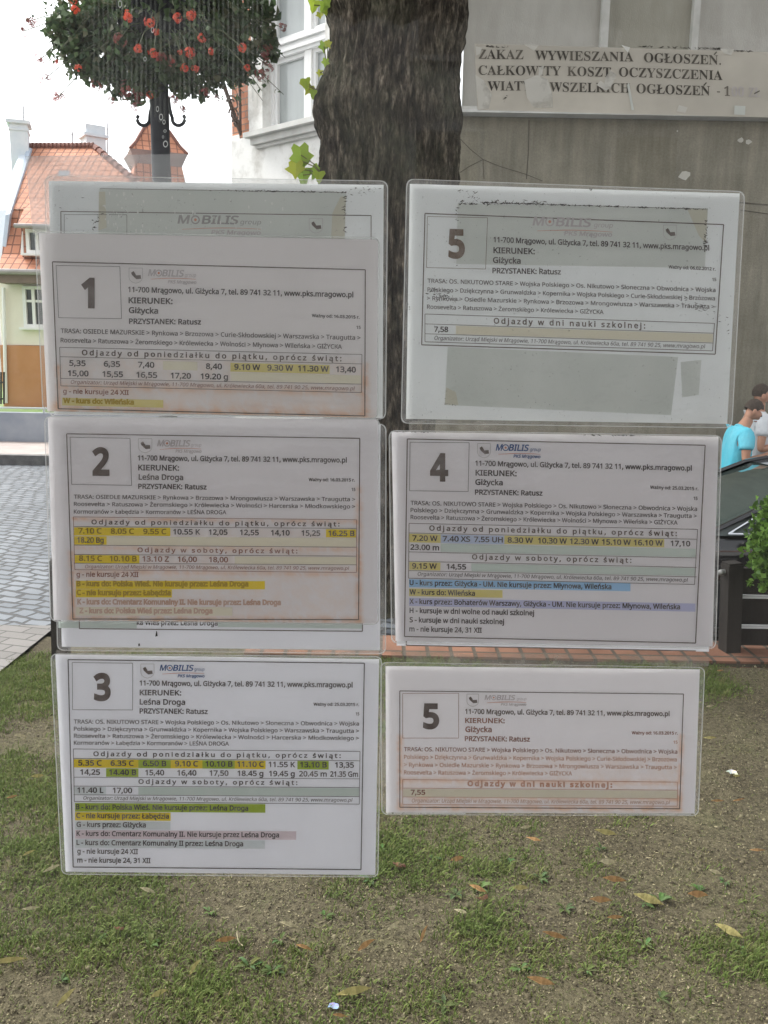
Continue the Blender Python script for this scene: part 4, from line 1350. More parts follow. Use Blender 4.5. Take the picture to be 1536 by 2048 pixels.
# ------------------------------------------------------------------ corner building
M['brick'] = brick_mat('old_red_brick', (0.50, 0.20, 0.12), (0.58, 0.27, 0.16), (0.30, 0.20, 0.16), 0.25, 0.078, 0.010, 0.5, 0.9, 'UV', 0.01, 0.5, 0, (0.75, 1.15), 0.01, 4)
t = NT('old_white_plaster')
v = t.coord('Object')
f = t.noise(v, 2.0, 8, 0.65)
t.set(Base_Color=t.ramp(f, [(0.38, (0.52, 0.51, 0.48)), (0.52, (0.76, 0.76, 0.74)), (0.8, (0.80, 0.80, 0.79))]), Roughness=0.9)
t.bump(t.noise(v, 30, 5), 0.3, 0.01)
M['plaster'] = t.m
t = NT('stained_grey_plaster')
v = t.coord('Object'); vs = t.coord('Object', (2.6, 1, 0.28))
f = t.noise(v, 1.3, 8, 0.65); f2 = t.noise(vs, 3.2, 6, 0.6); f3 = t.noise(v, 45, 4, 0.7)
base = t.ramp(f, [(0.3, (0.18, 0.168, 0.128)), (0.7, (0.285, 0.268, 0.213))])
base = t.mix(1, base, t.ramp(f2, [(0.3, 0.72), (0.55, 1.0), (0.75, 1.22)]), 'MULTIPLY')
base = t.mix(1, base, t.ramp(f3, [(0.3, 0.86), (0.7, 1.12)]), 'MULTIPLY')
t.set(Base_Color=base, Roughness=0.95)
t.b.inputs['Specular IOR Level'].default_value = 0.15
t.bump(t.mix(.5, f3, t.noise(v, 140, 3)), 0.6, 0.012)
M['stained'] = t.m
M['oldsill'] = noisy('weathered_sill', (0.50, 0.50, 0.48), (0.66, 0.66, 0.64), 4, 0.8, 0.2)
M['oldglass'] = noisy('dusty_window_glass', (0.30, 0.33, 0.33), (0.42, 0.45, 0.45), 1.6, 0.12, 0, spec=0.5, stretch=(2, 2, .6))
M['dustypane'] = noisy('whitewashed_pane', (0.36, 0.35, 0.315), (0.43, 0.42, 0.385), 3.5, 0.75, 0.3, 60, spec=0.2, stretch=(1.6, 1, .5))
M['dustypane2'] = noisy('olive_dusty_pane', (0.27, 0.26, 0.215), (0.34, 0.33, 0.28), 3.5, 0.7, 0.3, 60, spec=0.2, stretch=(1.6, 1, .5))

BY = 10.0
bc = Vector((at(800, 300, BY).x, BY, 0))
bd = Vector((-0.755, 0.656, 0)).normalized()
bn = Vector((-bd.y, bd.x, 0))
if bn.y > 0: bn = -bn
bld = thing('corner_building', (bc.x, bc.y, -0.35), 'old corner house with white plaster side, stained grey front and large windows, behind the tree', 'building')


def L(px, py):
    p = onplane(px, py, bc, bn)
    return (p - bc).dot(bd), p.z


def W(t_, z, dep=0.0): return bc + bd * t_ + Vector((0, 0, z)) - bn * dep


tE = L(462, 240)[0]
TOP, BOT = 10.5, -1.0
tw0, tw1 = L(650, 150)[0], L(524, 150)[0]
tb = L(505, 200)[0]
zs = L(560, 258)[1]
zbr = L(480, 279)[1]
wm = MB()
TH = 0.30


def slab(mb, t0, t1, z0, z1, d0=0.0, d1=TH, mi=0):
    P = [W(t_, z, d) for d in (d0, d1) for z in (z0, z1) for t_ in (t0, t1)]
    for q in ((0, 1, 3, 2), (4, 6, 7, 5), (0, 4, 5, 1), (2, 3, 7, 6), (0, 2, 6, 4), (1, 5, 7, 3)): mb.poly([P[i] for i in q], mi)


zwt = zs + 2.3
slab(wm, 0, tw0, BOT, TOP); slab(wm, tw0, tw1, BOT, zs); slab(wm, tw0, tw1, zwt, TOP); slab(wm, tw1, tb, BOT, TOP); slab(wm, tb, tE, BOT, zbr)
wm.build('side_wall', M['plaster'], bld)
bm_ = MB(); slab(bm_, tb, tE, zbr, TOP, 0.015, TH)
# return wall going back from the far corner
ee = W(tE, 0)
bm_.prism([W(tE, zbr, 0.02), W(tE, TOP, 0.02), W(tE, TOP, 0.02) + Vector((1.2, 6, 0)), W(tE, zbr, 0.02) + Vector((1.2, 6, 0))], (0.2, 0, 0))
bm_.build('exposed_brickwork', M['brick'], bld)
MB().prism([W(tE, BOT, 0.02), W(tE, zbr, 0.02), W(tE, zbr, 0.02) + Vector((1.2, 6, 0)), W(tE, BOT, 0.02) + Vector((1.2, 6, 0))], (0.2, 0, 0)).build('return_wall', M['plaster'], bld)
# ragged plaster edge over the brick
rg = MB()
random.seed(5)
zz = zbr - .02
while zz < TOP - .4:
    h = random.uniform(.12, .3); e_ = random.uniform(.015, .10)
    slab(rg, tb - .001, tb + e_, zz, zz + h, .004, .03); zz += h
tt = tb
while tt < tE - .02:
    w_ = random.uniform(.07, .15); slab(rg, tt, min(tE, tt + w_), zbr - .03, zbr + random.uniform(.01, .08), .006, .03); tt += w_
rg.build('plaster_edge', M['plaster'], bld)
sm = MB()
ts0, ts1 = L(665, 235)[0], L(506, 272)[0]
zst, zsb = L(560, 260)[1], L(560, 279)[1]
slab(sm, ts0, ts1, zst - .05, zst + .01, -.17, .22)
slab(sm, ts0, ts1 - .06, zsb - .02, zst - .052, -.10, 0)
slab(sm, ts0, ts1 - .10, zsb - .06, zsb - .022, -.05, 0)
sm.build('window_sill', M['oldsill'], bld)
# casement window set deep in the wall
wf = MB()
dpt = .17
fo = .07
zt_ = L(600, 72)[1]
slab(wf, tw1 - .05, tw1, zs + .01, zwt, dpt - .03, dpt + .1); slab(wf, tw0, tw0 + .10, zs + .01, zwt, dpt - .03, dpt + .1)
slab(wf, tw0 + .1, tw1 - .05, zs + .012, zs + .08, dpt - .02, dpt + .1)
slab(wf, tw0 + .1, tw1 - .05, zwt - .1, zwt, dpt - .02, dpt + .1)
slab(wf, tw0 + .1, tw1 - .05, zt_ - .11, zt_ + .09, dpt - .05, dpt + .09)
slab(wf, tw0 + .1, tw1 - .05, zt_ + .02, zt_ + .065, dpt - .085, dpt - .052); slab(wf, tw0 + .1, tw1 - .05, zt_ - .07, zt_ - .03, dpt - .075, dpt - .052)
tmid = L(599, 150)[0]
for z0, z1 in ((zs + .082, zt_ - .112), (zt_ + .092, zwt - .102)):
    slab(wf, tmid - .055, tmid + .055, z0, z1, dpt - .03, dpt + .09)
    for a0, a1 in ((tw0 + .1, tmid - .055), (tmid + .055, tw1 - .05)):
        slab(wf, a0 + .001, a0 + .045, z0, z1, dpt, dpt + .08); slab(wf, a1 - .045, a1 - .001, z0, z1, dpt, dpt + .08)
        slab(wf, a0 + .046, a1 - .046, z0 + .001, z0 + .045, dpt, dpt + .08); slab(wf, a0 + .046, a1 - .046, z1 - .045, z1 - .001, dpt, dpt + .08)
wfo = wf.build('window', M['white'], bld)
for z0, z1 in ((zs + .12, zt_ - .15), (zt_ + .13, zwt - .14)):
    for a0, a1 in ((tw0 + .14, tmid - .1), (tmid + .1, tw1 - .09)):
        pm = MB(); slab(pm, a0, a1, z0, z1, dpt + .045, dpt + .05); pm.build('pane', M['oldglass'], wfo)
# scrolled iron bracket on the far corner
ib = MB()
pz0, pz1 = L(484, 180)[1], L(484, 272)[1]
tt0 = L(484, 230)[0]
ib.tube([W(tt0, pz1, -.03), W(tt0, pz0, -.03)], .018, 6)
ib.tube([W(tt0, pz1 + .03, -.03), W(tt0 + .12, pz0 + .33, -.34)], .026, 6)
for k, (cz, r_) in enumerate(((.55, .10), (.32, .085), (.15, .06))):
    c_ = W(tt0, pz1 + (pz0 - pz1) * (cz + .1), -.03 - r_ * 1.2)
    ib.tube([c_ + (-bn * -1) * 0 + (bn * math.cos(a) + Vector((0, 0, 1)) * math.sin(a)) * r_ * (1 - a / 14) for a in [q * .5 for q in range(18)]], .012, 5)
ib.build('sign_bracket', noisy('rusty_iron', (0.06, 0.04, 0.035), (0.13, 0.09, 0.07), 14, 0.7, 0.1), bld)

# front (right) face: wall below, big dusty window above a long sill
fz = at(1200, 232, BY).z
fx0, fx1 = bc.x + .55, 9.0
fm = MB()
fm.box(((bc.x + 9.2) / 2 + .001, BY + .15, (fz - .028 + BOT) / 2), (9.2 - bc.x, .3, fz - .028 - BOT))
fm.box(((bc.x + fx0) / 2, BY + .15, (fz + TOP) / 2 - .013), (fx0 - bc.x - .002, .3, TOP - fz + .026))
fm.box(((fx0 + 9.2) / 2, BY + .15, (fz + 3.2 + TOP) / 2), (9.2 - fx0, .3, TOP - fz - 3.2))
fm.box((9.1, BY + .15, fz + 1.57), (.2, .3, 3.2))
fm.build('front_wall', M['stained'], bld)
sl = MB()
sl.box(((fx0 + 9.1) / 2, BY + .02, fz - .01), (9.1 - fx0, .36, .03))
sl.build('window_sill', M['oldsill'], bld)
fr = MB()
for px, wd in ((1204, .085), (1384, .07), (1640, .1), (1850, .1)):
    x_ = at(px, 120, BY + .1).x
    fr.box((x_, BY + .10, fz + 1.57), (wd, .10, 3.1))
fr.box((fx0 + .05, BY + .1, fz + 1.57), (.1, .1, 3.1)); fr.box(((fx0 + 8.9) / 2, BY + .103, fz + .06), (8.9 - fx0, .09, .07)); fr.box(((fx0 + 8.9) / 2, BY + .103, fz + 3.07), (8.9 - fx0, .09, .1))
fw_ = fr.build('window', noisy('greyed_window_paint', (0.42, 0.42, 0.39), (0.54, 0.54, 0.51), 6, 0.7, 0.1), bld)
xa = fx0 + .1
for k, px in enumerate((1204, 1384, 1640, 1850)):
    xb = at(px, 120, BY + .1).x
    MB().box(((xa + xb) / 2, BY + .12 + .02 * (k % 2), fz + 1.57), (xb - xa - .06, .01, 3.0)).build('pane', M['dustypane'] if k % 2 == 0 else M['dustypane2'], fw_)
    xa = xb
# something standing inside on the sill: a small bottle
ck = MB()


def crack(pts, wd=.007):
    for (x0, y0), (x1, y1) in zip(pts, pts[1:]):
        a, b3 = at(x0, y0, BY - .003), at(x1, y1, BY - .003)
        nrm = Vector((-(b3 - a).z, 0, (b3 - a).x)).normalized() * wd / 2
        ck.face([a - nrm, b3 - nrm, b3 + nrm, a + nrm])


crack([(918, 275), (940, 298), (966, 319), (1000, 333), (1050, 348), (1085, 362)]); crack([(966, 319), (968, 358)]); crack([(1058, 240), (1057, 300), (1053, 358)], .010); crack([(966, 319), (940, 332), (920, 345)], .008)
crack([(1478, 405), (1510, 408), (1536, 410)], .016); crack([(1480, 420), (1536, 428)], .012)
ck.build('crack', noisy('dark_crack', (0.07, 0.065, 0.05), (0.12, 0.11, 0.09), 10, 0.9, 0), bld)
pt = MB()
for cx, cy, rx, ry in ((1370, 351, 14, 9), (1482, 280, 9, 5), (1496, 284, 8, 5), (1355, 262, 2, 2)):
    pt.face([at(cx + math.cos(k * .7) * rx * random.uniform(.55, 1.1), cy + math.sin(k * .7) * ry * random.uniform(.7, 1.1), BY - .004) for k in range(9)][::-1])
pt.build('filler_patch', noisy('white_filler', (0.44, 0.43, 0.38), (0.55, 0.54, 0.48), 8, 0.9, 0.1), bld)
# closing walls so that the block is solid
MB().box((5.2, BY + 6.2, 4.75), (7.6, .3, 11.5)).build('back_wall', M['stained'], bld)

# ------------------------------------------------------------------ unseen town house, added behind the camera to dim reflections in the pane
th = thing('added_town_house', (0, -15, 0), 'unseen long pale grey town house added across the street to dim the pane reflection', 'building')
fw2 = MB()
fw2.box((0, -18, 5.0), (46, 6, 10))
fw2.build('wall', noisy('added_pale_grey_render', (0.52, 0.52, 0.52), (0.62, 0.62, 0.62), 1.5, 0.9, 0.1), th)
r5 = MB(); r5.prism([(-23.3, -14.6, 9.9), (-23.3, -21.4, 9.9), (-23.3, -18, 13)], (46.6, 0, 0)); r5.build('roof', M['tilehung'], th)  # roof of the added town house
for i in range(12):
    for z0 in (1.2, 4.1, 7.0):
        x_ = -20.5 + i * 3.7
        wq = MB().box((x_, -14.98, z0 + .85), (1.35, .12, 1.8)).build('window', M['white'], th)
        MB().box((x_, -14.915, z0 + .85), (1.15, .02, 1.6)).build('pane', M['dustypane'], wq)

# ------------------------------------------------------------------ old tree
TRY = 5.65
t = NT('rough_bark')
v = t.coord('Object', (1, 1, 0.27))
v2 = t.coord('Object')
f = t.noise(v, 24, 8, 0.72); fb = t.noise(v, 70, 5, 0.7); fl_ = t.noise(v2, 1.7, 4)
base = t.ramp(f, [(0.37, (0.008, 0.0065, 0.005)), (0.51, (0.050, 0.041, 0.031)), (0.66, (0.19, 0.162, 0.128))])
base = t.mix(t.ramp(fl_, [(0.5, 0.0), (0.72, 0.55)]), base, (0.065, 0.072, 0.045))
base = t.mix(1, base, t.ramp(fb, [(0.32, 0.35), (0.68, 1.7)]), 'MULTIPLY')
t.set(Base_Color=base, Roughness=0.95)
t.b.inputs['Specular IOR Level'].default_value = 0.1
t.bump(t.mix(.5, f, fb), 0.9, 0.03)
M['bark'] = t.m
prof = [(-420, 690, 905), (-200, 668, 918), (-60, 658, 930), (0, 657, 932), (30, 654, 934), (60, 664, 931), (100, 662, 921), (150, 655, 913), (200, 646, 915), (235, 637, 920), (260, 638, 917), (285, 646, 915), (330, 645, 913), (360, 642, 912), (450, 640, 905), (600, 642, 890), (750, 648, 872), (860, 652, 866), (1000, 650, 864), (1120, 640, 866), (1200, 625, 875), (1262, 600, 892)]
tree = thing('old_tree', tuple(at(750, 1240, TRY)), 'thick dark tree trunk with rough bark between the two houses', 'tree')
ys = [p[0] for p in prof]
NS, NZ = 220, 420
V, Fq = [], []
for j in range(NZ + 1):
    py = prof[-1][0] + (prof[0][0] - prof[-1][0]) * j / NZ
    l_, r_ = np.interp(py, ys, [p[1] for p in prof]), np.interp(py, ys, [p[2] for p in prof])
    A, B2 = at(l_, py, TRY), at(r_, py, TRY)
    c_, rad = (A + B2) / 2, (B2 - A).length / 2
    for k in range(NS):
        th = 2 * math.pi * k / NS
        q = Vector((math.cos(th) * 2.2, math.sin(th) * 2.2, c_.z * 0.55))
        rid = 0
        for s_, am in ((3.6, .42), (8, .34), (17, .26)):
            rid += am * (1 - abs(noise.noise((q.x * s_ + noise.noise(q * 1.5) * .8, q.y * s_, q.z * s_ * .55))) * 2.2)
        lump = noise.noise((math.cos(th) * 1.1, math.sin(th) * 1.1, c_.z * 1.5 + 4)) * .012
        rr_ = rad + (rid - .55) * .062 + lump * 1.0
        burl = math.exp(-((py - 205) / 42) ** 2) * math.exp(-(((th - math.pi * 1.12 + math.pi) % (2 * math.pi) - math.pi) / .5) ** 2)
        rr_ += burl * .05
        V.append((c_.x + math.cos(th) * rr_, c_.y + math.sin(th) * rr_ * .95, c_.z))
for j in range(NZ):
    for k in range(NS):
        k2 = (k + 1) % NS
        Fq.append((j * NS + k, j * NS + k2, (j + 1) * NS + k2, (j + 1) * NS + k))
trunk = fast_mesh('trunk', V, Fq, M['bark'], None, True, tree)
M['leaf'] = attr_mat('leaf', 0.55, 0.35)
lb = MB()
topc = at(798, -420, TRY)
for k in range(6):
    a = k * 1.05 + .4
    d_ = Vector((math.cos(a), math.sin(a), 0))
    lb.tube([topc - Vector((0, 0, .25)), topc + d_ * .5 + Vector((0, 0, .8)), topc + d_ * 1.3 + Vector((0, 0, 2.0)), topc + d_ * 2.4 + Vector((0, 0, 3.1))], [.22, .17, .11, .04], 8)
lb.tube([topc - Vector((0, 0, .4)), topc + Vector((0, 0, 3.6))], [.34, .06], 10)
lb.build('limbs', M['bark'], tree)


def leaves(cen, rad, n, size, cols, seed, name, parent=None, mat='leaf', shell=0.0, droop=0.0, keep=None):
    """n small four-cornered leaves scattered through an uneven volume"""
    r = np.random.default_rng(seed)
    d = r.normal(size=(n, 3)); d /= np.linalg.norm(d, axis=1)[:, None]
    q = r.random(n) ** (1 / 3) * (1 - shell) + shell
    lob = np.array([0.75 + 0.5 * noise.noise(Vector(x) * 1.7 + Vector((seed, 0, 0))) for x in d])
    p = np.array(cen) + d * (q * lob)[:, None] * np.array(rad)
    if keep is not None: p = p[keep(p)]
    m_ = len(p)
    u = r.normal(size=(m_, 3)); u[:, 2] -= droop; u /= np.linalg.norm(u, axis=1)[:, None]
    vv = np.cross(u, r.normal(size=(m_, 3))); vv /= np.linalg.norm(vv, axis=1)[:, None]
    s = size * r.uniform(.6, 1.3, m_)[:, None]
    fold = np.cross(u, vv) * s * .25
    V_ = np.stack([p - u * s * .55, p + vv * s * .42 + fold, p + u * s * .6, p - vv * s * .42 + fold], 1).reshape(-1, 3)
    F_ = np.arange(m_ * 4).reshape(-1, 4)
    ci = r.integers(0, len(cols), m_)
    C_ = np.repeat(np.array(cols)[ci] * r.uniform(.75, 1.25, m_)[:, None], 4, 0)
    return V_, F_, C_


GREEN = [(0.055, 0.095, 0.03), (0.07, 0.12, 0.035), (0.09, 0.14, 0.045), (0.045, 0.08, 0.03)]
V_, F_, C_ = leaves(topc + Vector((0, 0, 3.3)), (3.2, 3.0, 2.0), 9000, .16, GREEN, 3, 'crown')
fast_mesh('crown', V_, F_, M['leaf'], C_, False, tree)


def lobed(mb, c, up, side, s, col, lobes=5):
    """a small lobed leaf with a fold along its midrib"""
    nrm = up.cross(side).normalized()
    pts = []
    N = 14
    for k in range(N):
        a = 2 * math.pi * k / N
        r_ = s * (.8 + .22 * math.cos(lobes * a)) * (1.15 if abs(a) < .3 else 1)
        x_, y_ = math.cos(a) * r_, math.sin(a) * r_
        pts.append(c + up * x_ + side * y_ + nrm * abs(y_) * .35)
    for k in range(N):
        mb.face([c, pts[k], pts[(k + 1) % N]], 0, None, col)


random.seed(33)
YG = [(0.34, 0.45, 0.05), (0.28, 0.40, 0.06), (0.22, 0.34, 0.05), (0.40, 0.44, 0.06)]
for cl in ([(602, 310, 26), (604, 322, 22), (592, 338, 22), (606, 350, 20), (633, 344, 18), (638, 352, 14)], [(612, 165, 12), (618, 178, 13), (608, 168, 9), (626, 186, 9), (632, 195, 8)], [(648, 92, 12), (656, 88, 9), (651, 124, 9), (640, 146, 8)], [(628, 10, 14), (648, 14, 12), (640, 30, 9), (655, 4, 10), (632, -8, 12), (650, 20, 9)]):
    m = MB()
    stem0 = at(cl[-1][0] + 14, cl[-1][1] + 6, TRY - .1)
    for x_, y_, s_ in cl:
        c_ = at(x_, y_, TRY - .12 + random.uniform(-.05, .05))
        up = (Vector((random.uniform(-.6, .6), random.uniform(-.5, .2), -1))).normalized()
        side = up.cross(Vector((random.uniform(-.3, .3), 1, random.uniform(-.3, .3)))).normalized()
        lobed(m, c_, up, side, s_ * TRY / F * .95, random.choice(YG), random.choice((3, 5)))
    so = m.build('shoot', attr_mat('young_leaf', 0.5, 0.5), tree)
    m = MB()
    for x_, y_, s_ in cl: m.tube([stem0, (stem0 + at(x_, y_, TRY - .12)) / 2 + Vector((0, 0, .02)), at(x_, y_, TRY - .12)], .0035, 5)
    m.build('stem', noisy('green_stem', (0.12, 0.13, 0.04), (0.16, 0.15, 0.06), 9, 0.7, 0), so)

# ------------------------------------------------------------------ lamp post with flower basket
LY = 5.8
lx = at(321, 290, LY).x
M['blackpaint'] = noisy('black_painted_steel', (0.016, 0.018, 0.024), (0.03, 0.033, 0.042), 14, 0.6, 0.05, spec=0.15)
lamp = thing('lamp_post', (lx, LY, 0), 'black lamp post with curled scrolls under a flower basket', 'lamp post')
m = MB()
m.tube([(lx, LY, -.03), (lx, LY, .35), (lx, LY, .36), (lx, LY, 5.1)], [.10, .095, .062, .057], 24)
m.build('pole', M['blackpaint'], lamp, smooth=True)
for s in (-1, 1):
    m = MB()
    cx, cy = (287, 238) if s < 0 else (357, 238)
    r0 = 13
    pts = []
    for k in range(26):
        a = -1.2 + k * .245
        r_ = r0 * (1 - k * .012)
        xx = cx + (-s) * math.cos(a) * r_ * 1.0
        yy = cy + 2 + math.sin(a) * r_ * -1.0
        pts.append(at(xx, yy, LY))
    st = [at(321 + s * 16, 195, LY), at(321 + s * 18, 215, LY)]
    arc_ = [at(cx + s * math.cos(a) * r0 * .95, cy + math.sin(a) * r0, LY) for a in [(math.pi * 1.25 - q * math.pi * 1.55 / 14) if False else (math.pi + 0.15 - q * 3.9 / 16) for q in range(17)]]
    m.tube(st + [at(321 + s * 21, 228, LY)] + arc_, .011, 8)
    m.build('scroll', M['blackpaint'], lamp, smooth=True)
lt = MB()
lt.tube([(lx, LY, 5.1), (lx, LY, 5.16)], [.2, .2], 6); lt.tube([(lx, LY, 5.5), (lx, LY, 5.72)], [.26, .05], 6)
lt.build('lantern_frame', M['blackpaint'], lamp)
MB().tube([(lx, LY, 5.165), (lx, LY, 5.495)], [.16, .23], 6).build('lantern_glass', M['dustypane'], lamp)

bcn = at(325, 10, LY - .05)
bask = thing('flower_basket', tuple(bcn), 'large round basket of red geraniums hanging around the lamp post', 'flower basket')
bw = MB()
prev = None
for k in range(9):
    a = k / 8 * math.pi / 2
    bw.v += [(bcn.x + math.cos(q * math.pi / 10) * .36 * math.cos(a) + 1e-4, bcn.y + math.sin(q * math.pi / 10) * .36 * math.cos(a), bcn.z + .1 - .34 * math.sin(a)) for q in range(20)]
for k in range(8):
    for q in range(20):
        q2 = (q + 1) % 20
        bw.f.append((k * 20 + q, k * 20 + q2, (k + 1) * 20 + q2, (k + 1) * 20 + q)); bw.mi.append(0); bw.uv.append(None)
bw.build('bowl', M['blackpaint'], bask)
GER = [(0.07, 0.115, 0.05), (0.09, 0.14, 0.065), (0.11, 0.16, 0.08), (0.05, 0.085, 0.045), (0.13, 0.14, 0.085)]
allV, allF, allC, off_ = [], [], [], 0
rg2 = np.random.default_rng(17)


def addl(pack):
    global off_
    V1, F1, C1 = pack
    allV.append(V1); allF.append(F1 + off_); allC.append(C1); off_ += len(V1)


# crown of leaves in photo terms: clusters of (x, y, rx, ry, n)
for i, (x_, y_, rx, ry, n_) in enumerate([(325, 0, 190, 120, 2600), (200, 20, 95, 90, 800), (450, 20, 90, 110, 900), (320, 110, 110, 80, 1000), (250, 120, 90, 60, 520), (420, 110, 90, 60, 560), (480, 110, 55, 60, 300), (150, 75, 60, 60, 330), (160, 110, 50, 45, 230), (200, 150, 60, 30, 160), (260, 185, 50, 22, 90), (390, 180, 50, 20, 90),
                                          (230, 160, 45, 30, 90), (300, 165, 40, 35, 150), (360, 160, 40, 35, 140), (525, 60, 34, 50, 110), (540, 90, 24, 14, 40), (545, 110, 20, 14, 34), (430, 150, 60, 30, 120), (470, 150, 26, 30, 50), (115, 60, 34, 40, 60), (530, 20, 30, 30, 60)]):
    c_ = at(x_, y_, LY - .05)
    m_ = LY / F
    addl(leaves(c_, (rx * m_, max(rx, ry) * m_ * .8, ry * m_), n_, .050, GER, 40 + i, '', droop=.5))
# trailing sprigs
SPR = []
for i in range(80):
    a = rg2.uniform(0, 2 * math.pi)
    base_ = np.array(bcn) + np.array([math.cos(a) * rg2.uniform(.35, .62), math.sin(a) * rg2.uniform(.2, .55), rg2.uniform(-.30, .0)])
    n_ = rg2.integers(3, 6)
    st = np.array([math.cos(a) * .045, math.sin(a) * .04, -.028 - rg2.random() * .03])
    SPR.append([tuple(base_ - st * 3), tuple(base_ + st * n_ * .5), tuple(base_ + st * n_)])
    for k in range(n_):
        addl(leaves(base_ + st * k + rg2.normal(size=3) * .012, (.035, .035, .035), 2, .034, GER, 900 + i * 11 + k, '', droop=.8))
fast_mesh('foliage', np.concatenate(allV), np.concatenate(allF), attr_mat('geranium_leaf', 0.6, 0.25), np.concatenate(allC), False, bask)
M['petal'] = attr_mat('petals', 0.6, 0.3)
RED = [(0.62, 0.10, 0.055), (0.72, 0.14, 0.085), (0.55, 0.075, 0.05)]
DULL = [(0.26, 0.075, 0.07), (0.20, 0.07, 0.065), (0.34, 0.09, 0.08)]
heads = [(255, 32, 11, 0), (300, 45, 11, 0), (312, 64, 7, 0), (355, 37, 10, 0), (383, 30, 11, 0), (240, 78, 10, 1), (277, 96, 10, 0), (307, 104, 10, 0), (322, 117, 9, 1), (378, 105, 11, 0), (403, 77, 9, 0), (422, 103, 7, 0), (370, 137, 9, 0), (390, 135, 8, 0), (300, 190, 8, 0), (360, 104, 5, 0), (342, 122, 8, 1),
         (485, 95, 9, 0), (78, 119, 9, 1), (112, 124, 6, 0), (157, 136, 7, 0), (253, 180, 13, 1), (150, 18, 9, 0), (62, 41, 10, 1), (46, 63, 8, 1), (90, 158, 9, 1), (116, 195, 11, 1), (222, 201, 8, 1), (280, 195, 11, 1), (531, 103, 12, 1), (536, 132, 10, 1), (523, 150, 11, 1), (565, 55, 8, 1), (410, 185, 9, 1), (348, 200, 9, 1), (190, 172, 9, 1), (366, 218, 7, 1), (270, 214, 8, 1), (495, 135, 7, 0), (435, 195, 6, 1), (145, 0, 9, 0)]
random.seed(77)
stm = MB()
for q in SPR: stm.tube(q, .0022, 4)
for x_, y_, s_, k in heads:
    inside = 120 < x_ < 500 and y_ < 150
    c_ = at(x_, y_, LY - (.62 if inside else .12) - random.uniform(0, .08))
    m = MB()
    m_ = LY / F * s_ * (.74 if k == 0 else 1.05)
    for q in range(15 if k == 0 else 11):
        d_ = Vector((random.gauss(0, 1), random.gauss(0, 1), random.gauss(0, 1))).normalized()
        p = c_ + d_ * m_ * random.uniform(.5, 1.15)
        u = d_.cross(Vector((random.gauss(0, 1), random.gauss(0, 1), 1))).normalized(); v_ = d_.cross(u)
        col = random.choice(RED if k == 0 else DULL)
        r_ = m_ * (.42 if k == 0 else .36)
        for z in range(5):
            a = z * 1.2566
            e1_, e2_ = u * math.cos(a) + v_ * math.sin(a), u * math.cos(a + .9) + v_ * math.sin(a + .9)
            m.face([p, p + e1_ * r_ + d_ * r_ * .2, p + (e1_ + e2_) * r_ * .6, p + e2_ * r_ + d_ * r_ * .2], 0, None, col)
    m.build('flower_head', M['petal'], bask)
    tgt = Vector(bcn) + (c_ - Vector(bcn)) * .55
    stm.tube([c_, (c_ + tgt) / 2 + Vector((0, 0, .03)), tgt], .0028, 5)
stm.build('flower_stalks', noisy('stalk_green', (0.05, 0.07, 0.03), (0.08, 0.09, 0.045), 9, 0.7, 0), bask)

# ------------------------------------------------------------------ bollards at the lawn corner
M['darkwood'] = noisy('dark_stained_wood', (0.014, 0.012, 0.011), (0.036, 0.031, 0.027), 5, 0.85, 0.5, 20, stretch=(1, 1, .15))
for px, top, lab in ((1459, 1121, 'dark square wooden post right of notice 4 in front of the black car'), (122, 1111, 'dark square wooden post on the left between the cobbles and notice 2')):
    p = atz(px, 1302, 0.02)
    if px > 800: p.y = (EDGE0 + EDGE1) / 2 + .02; p.x = at(px, 1300, p.y).x
    h = at(px, top, p.y).z
    bo = thing('wooden_post', (p.x, p.y, 0), lab, 'post', 'low wooden posts round the lawn')
    m = MB(); wd = 32 * p.y / F
    m.box((p.x, p.y, h / 2 - .02), (wd, wd, h + .0), R(9)); m.box((p.x, p.y, h - .02 + .006), (wd * .9, wd * .9, .012), R(9))
    m.build('shaft', M['darkwood'], bo)
    if px < 800:
        bo.rotation_euler = (0, R(1.8), 0)
        continue
    m = MB()
    m.tube([(p.x - wd * .7, p.y - .01, h - .06), (p.x - wd * .5, p.y - .01, h - .06)], .016, 8); m.ball((p.x - wd * .78, p.y - .02, h - .06), .018)
    m.build('bracket', M['steel'], bo)
    bo.rotation_euler = (0, R(-3.2 if px > 800 else 1.8), 0)

# low slatted fence running right from the right-hand post
fy = (EDGE0 + EDGE1) / 2 + .045
fx0_ = at(1474, 1200, fy).x
fe = thing('slatted_fence', (fx0_, fy, 0), 'low fence of dark horizontal boards with top light painted on their edges, right of the wooden post', 'fence')
for y0, y1 in ((1137, 1188), (1197, 1247), (1257, 1291)):
    za, zb_ = at(1500, y0, fy).z, at(1500, y1, fy).z
    bo = MB().box(((fx0_ + 5) / 2, fy + .02, (za + zb_) / 2), (5 - fx0_, .035, za - zb_)).build('board', M['darkwood'], fe)
    if y0 > 1140: MB().box(((fx0_ + 5) / 2, fy + .018, za + .006), (5 - fx0_, .04, .012)).build('lit_top_strip', noisy('painted_top_light', (0.55, 0.56, 0.57), (0.66, 0.67, 0.68), 4, 0.4, 0), bo)  # pale strip paints the skylight caught on the board top
for k in range(2): MB().box((fx0_ + 1.3 + k * 1.3, fy + .075, .28), (.09, .07, .56)).build('fence_post', M['darkwood'], fe)

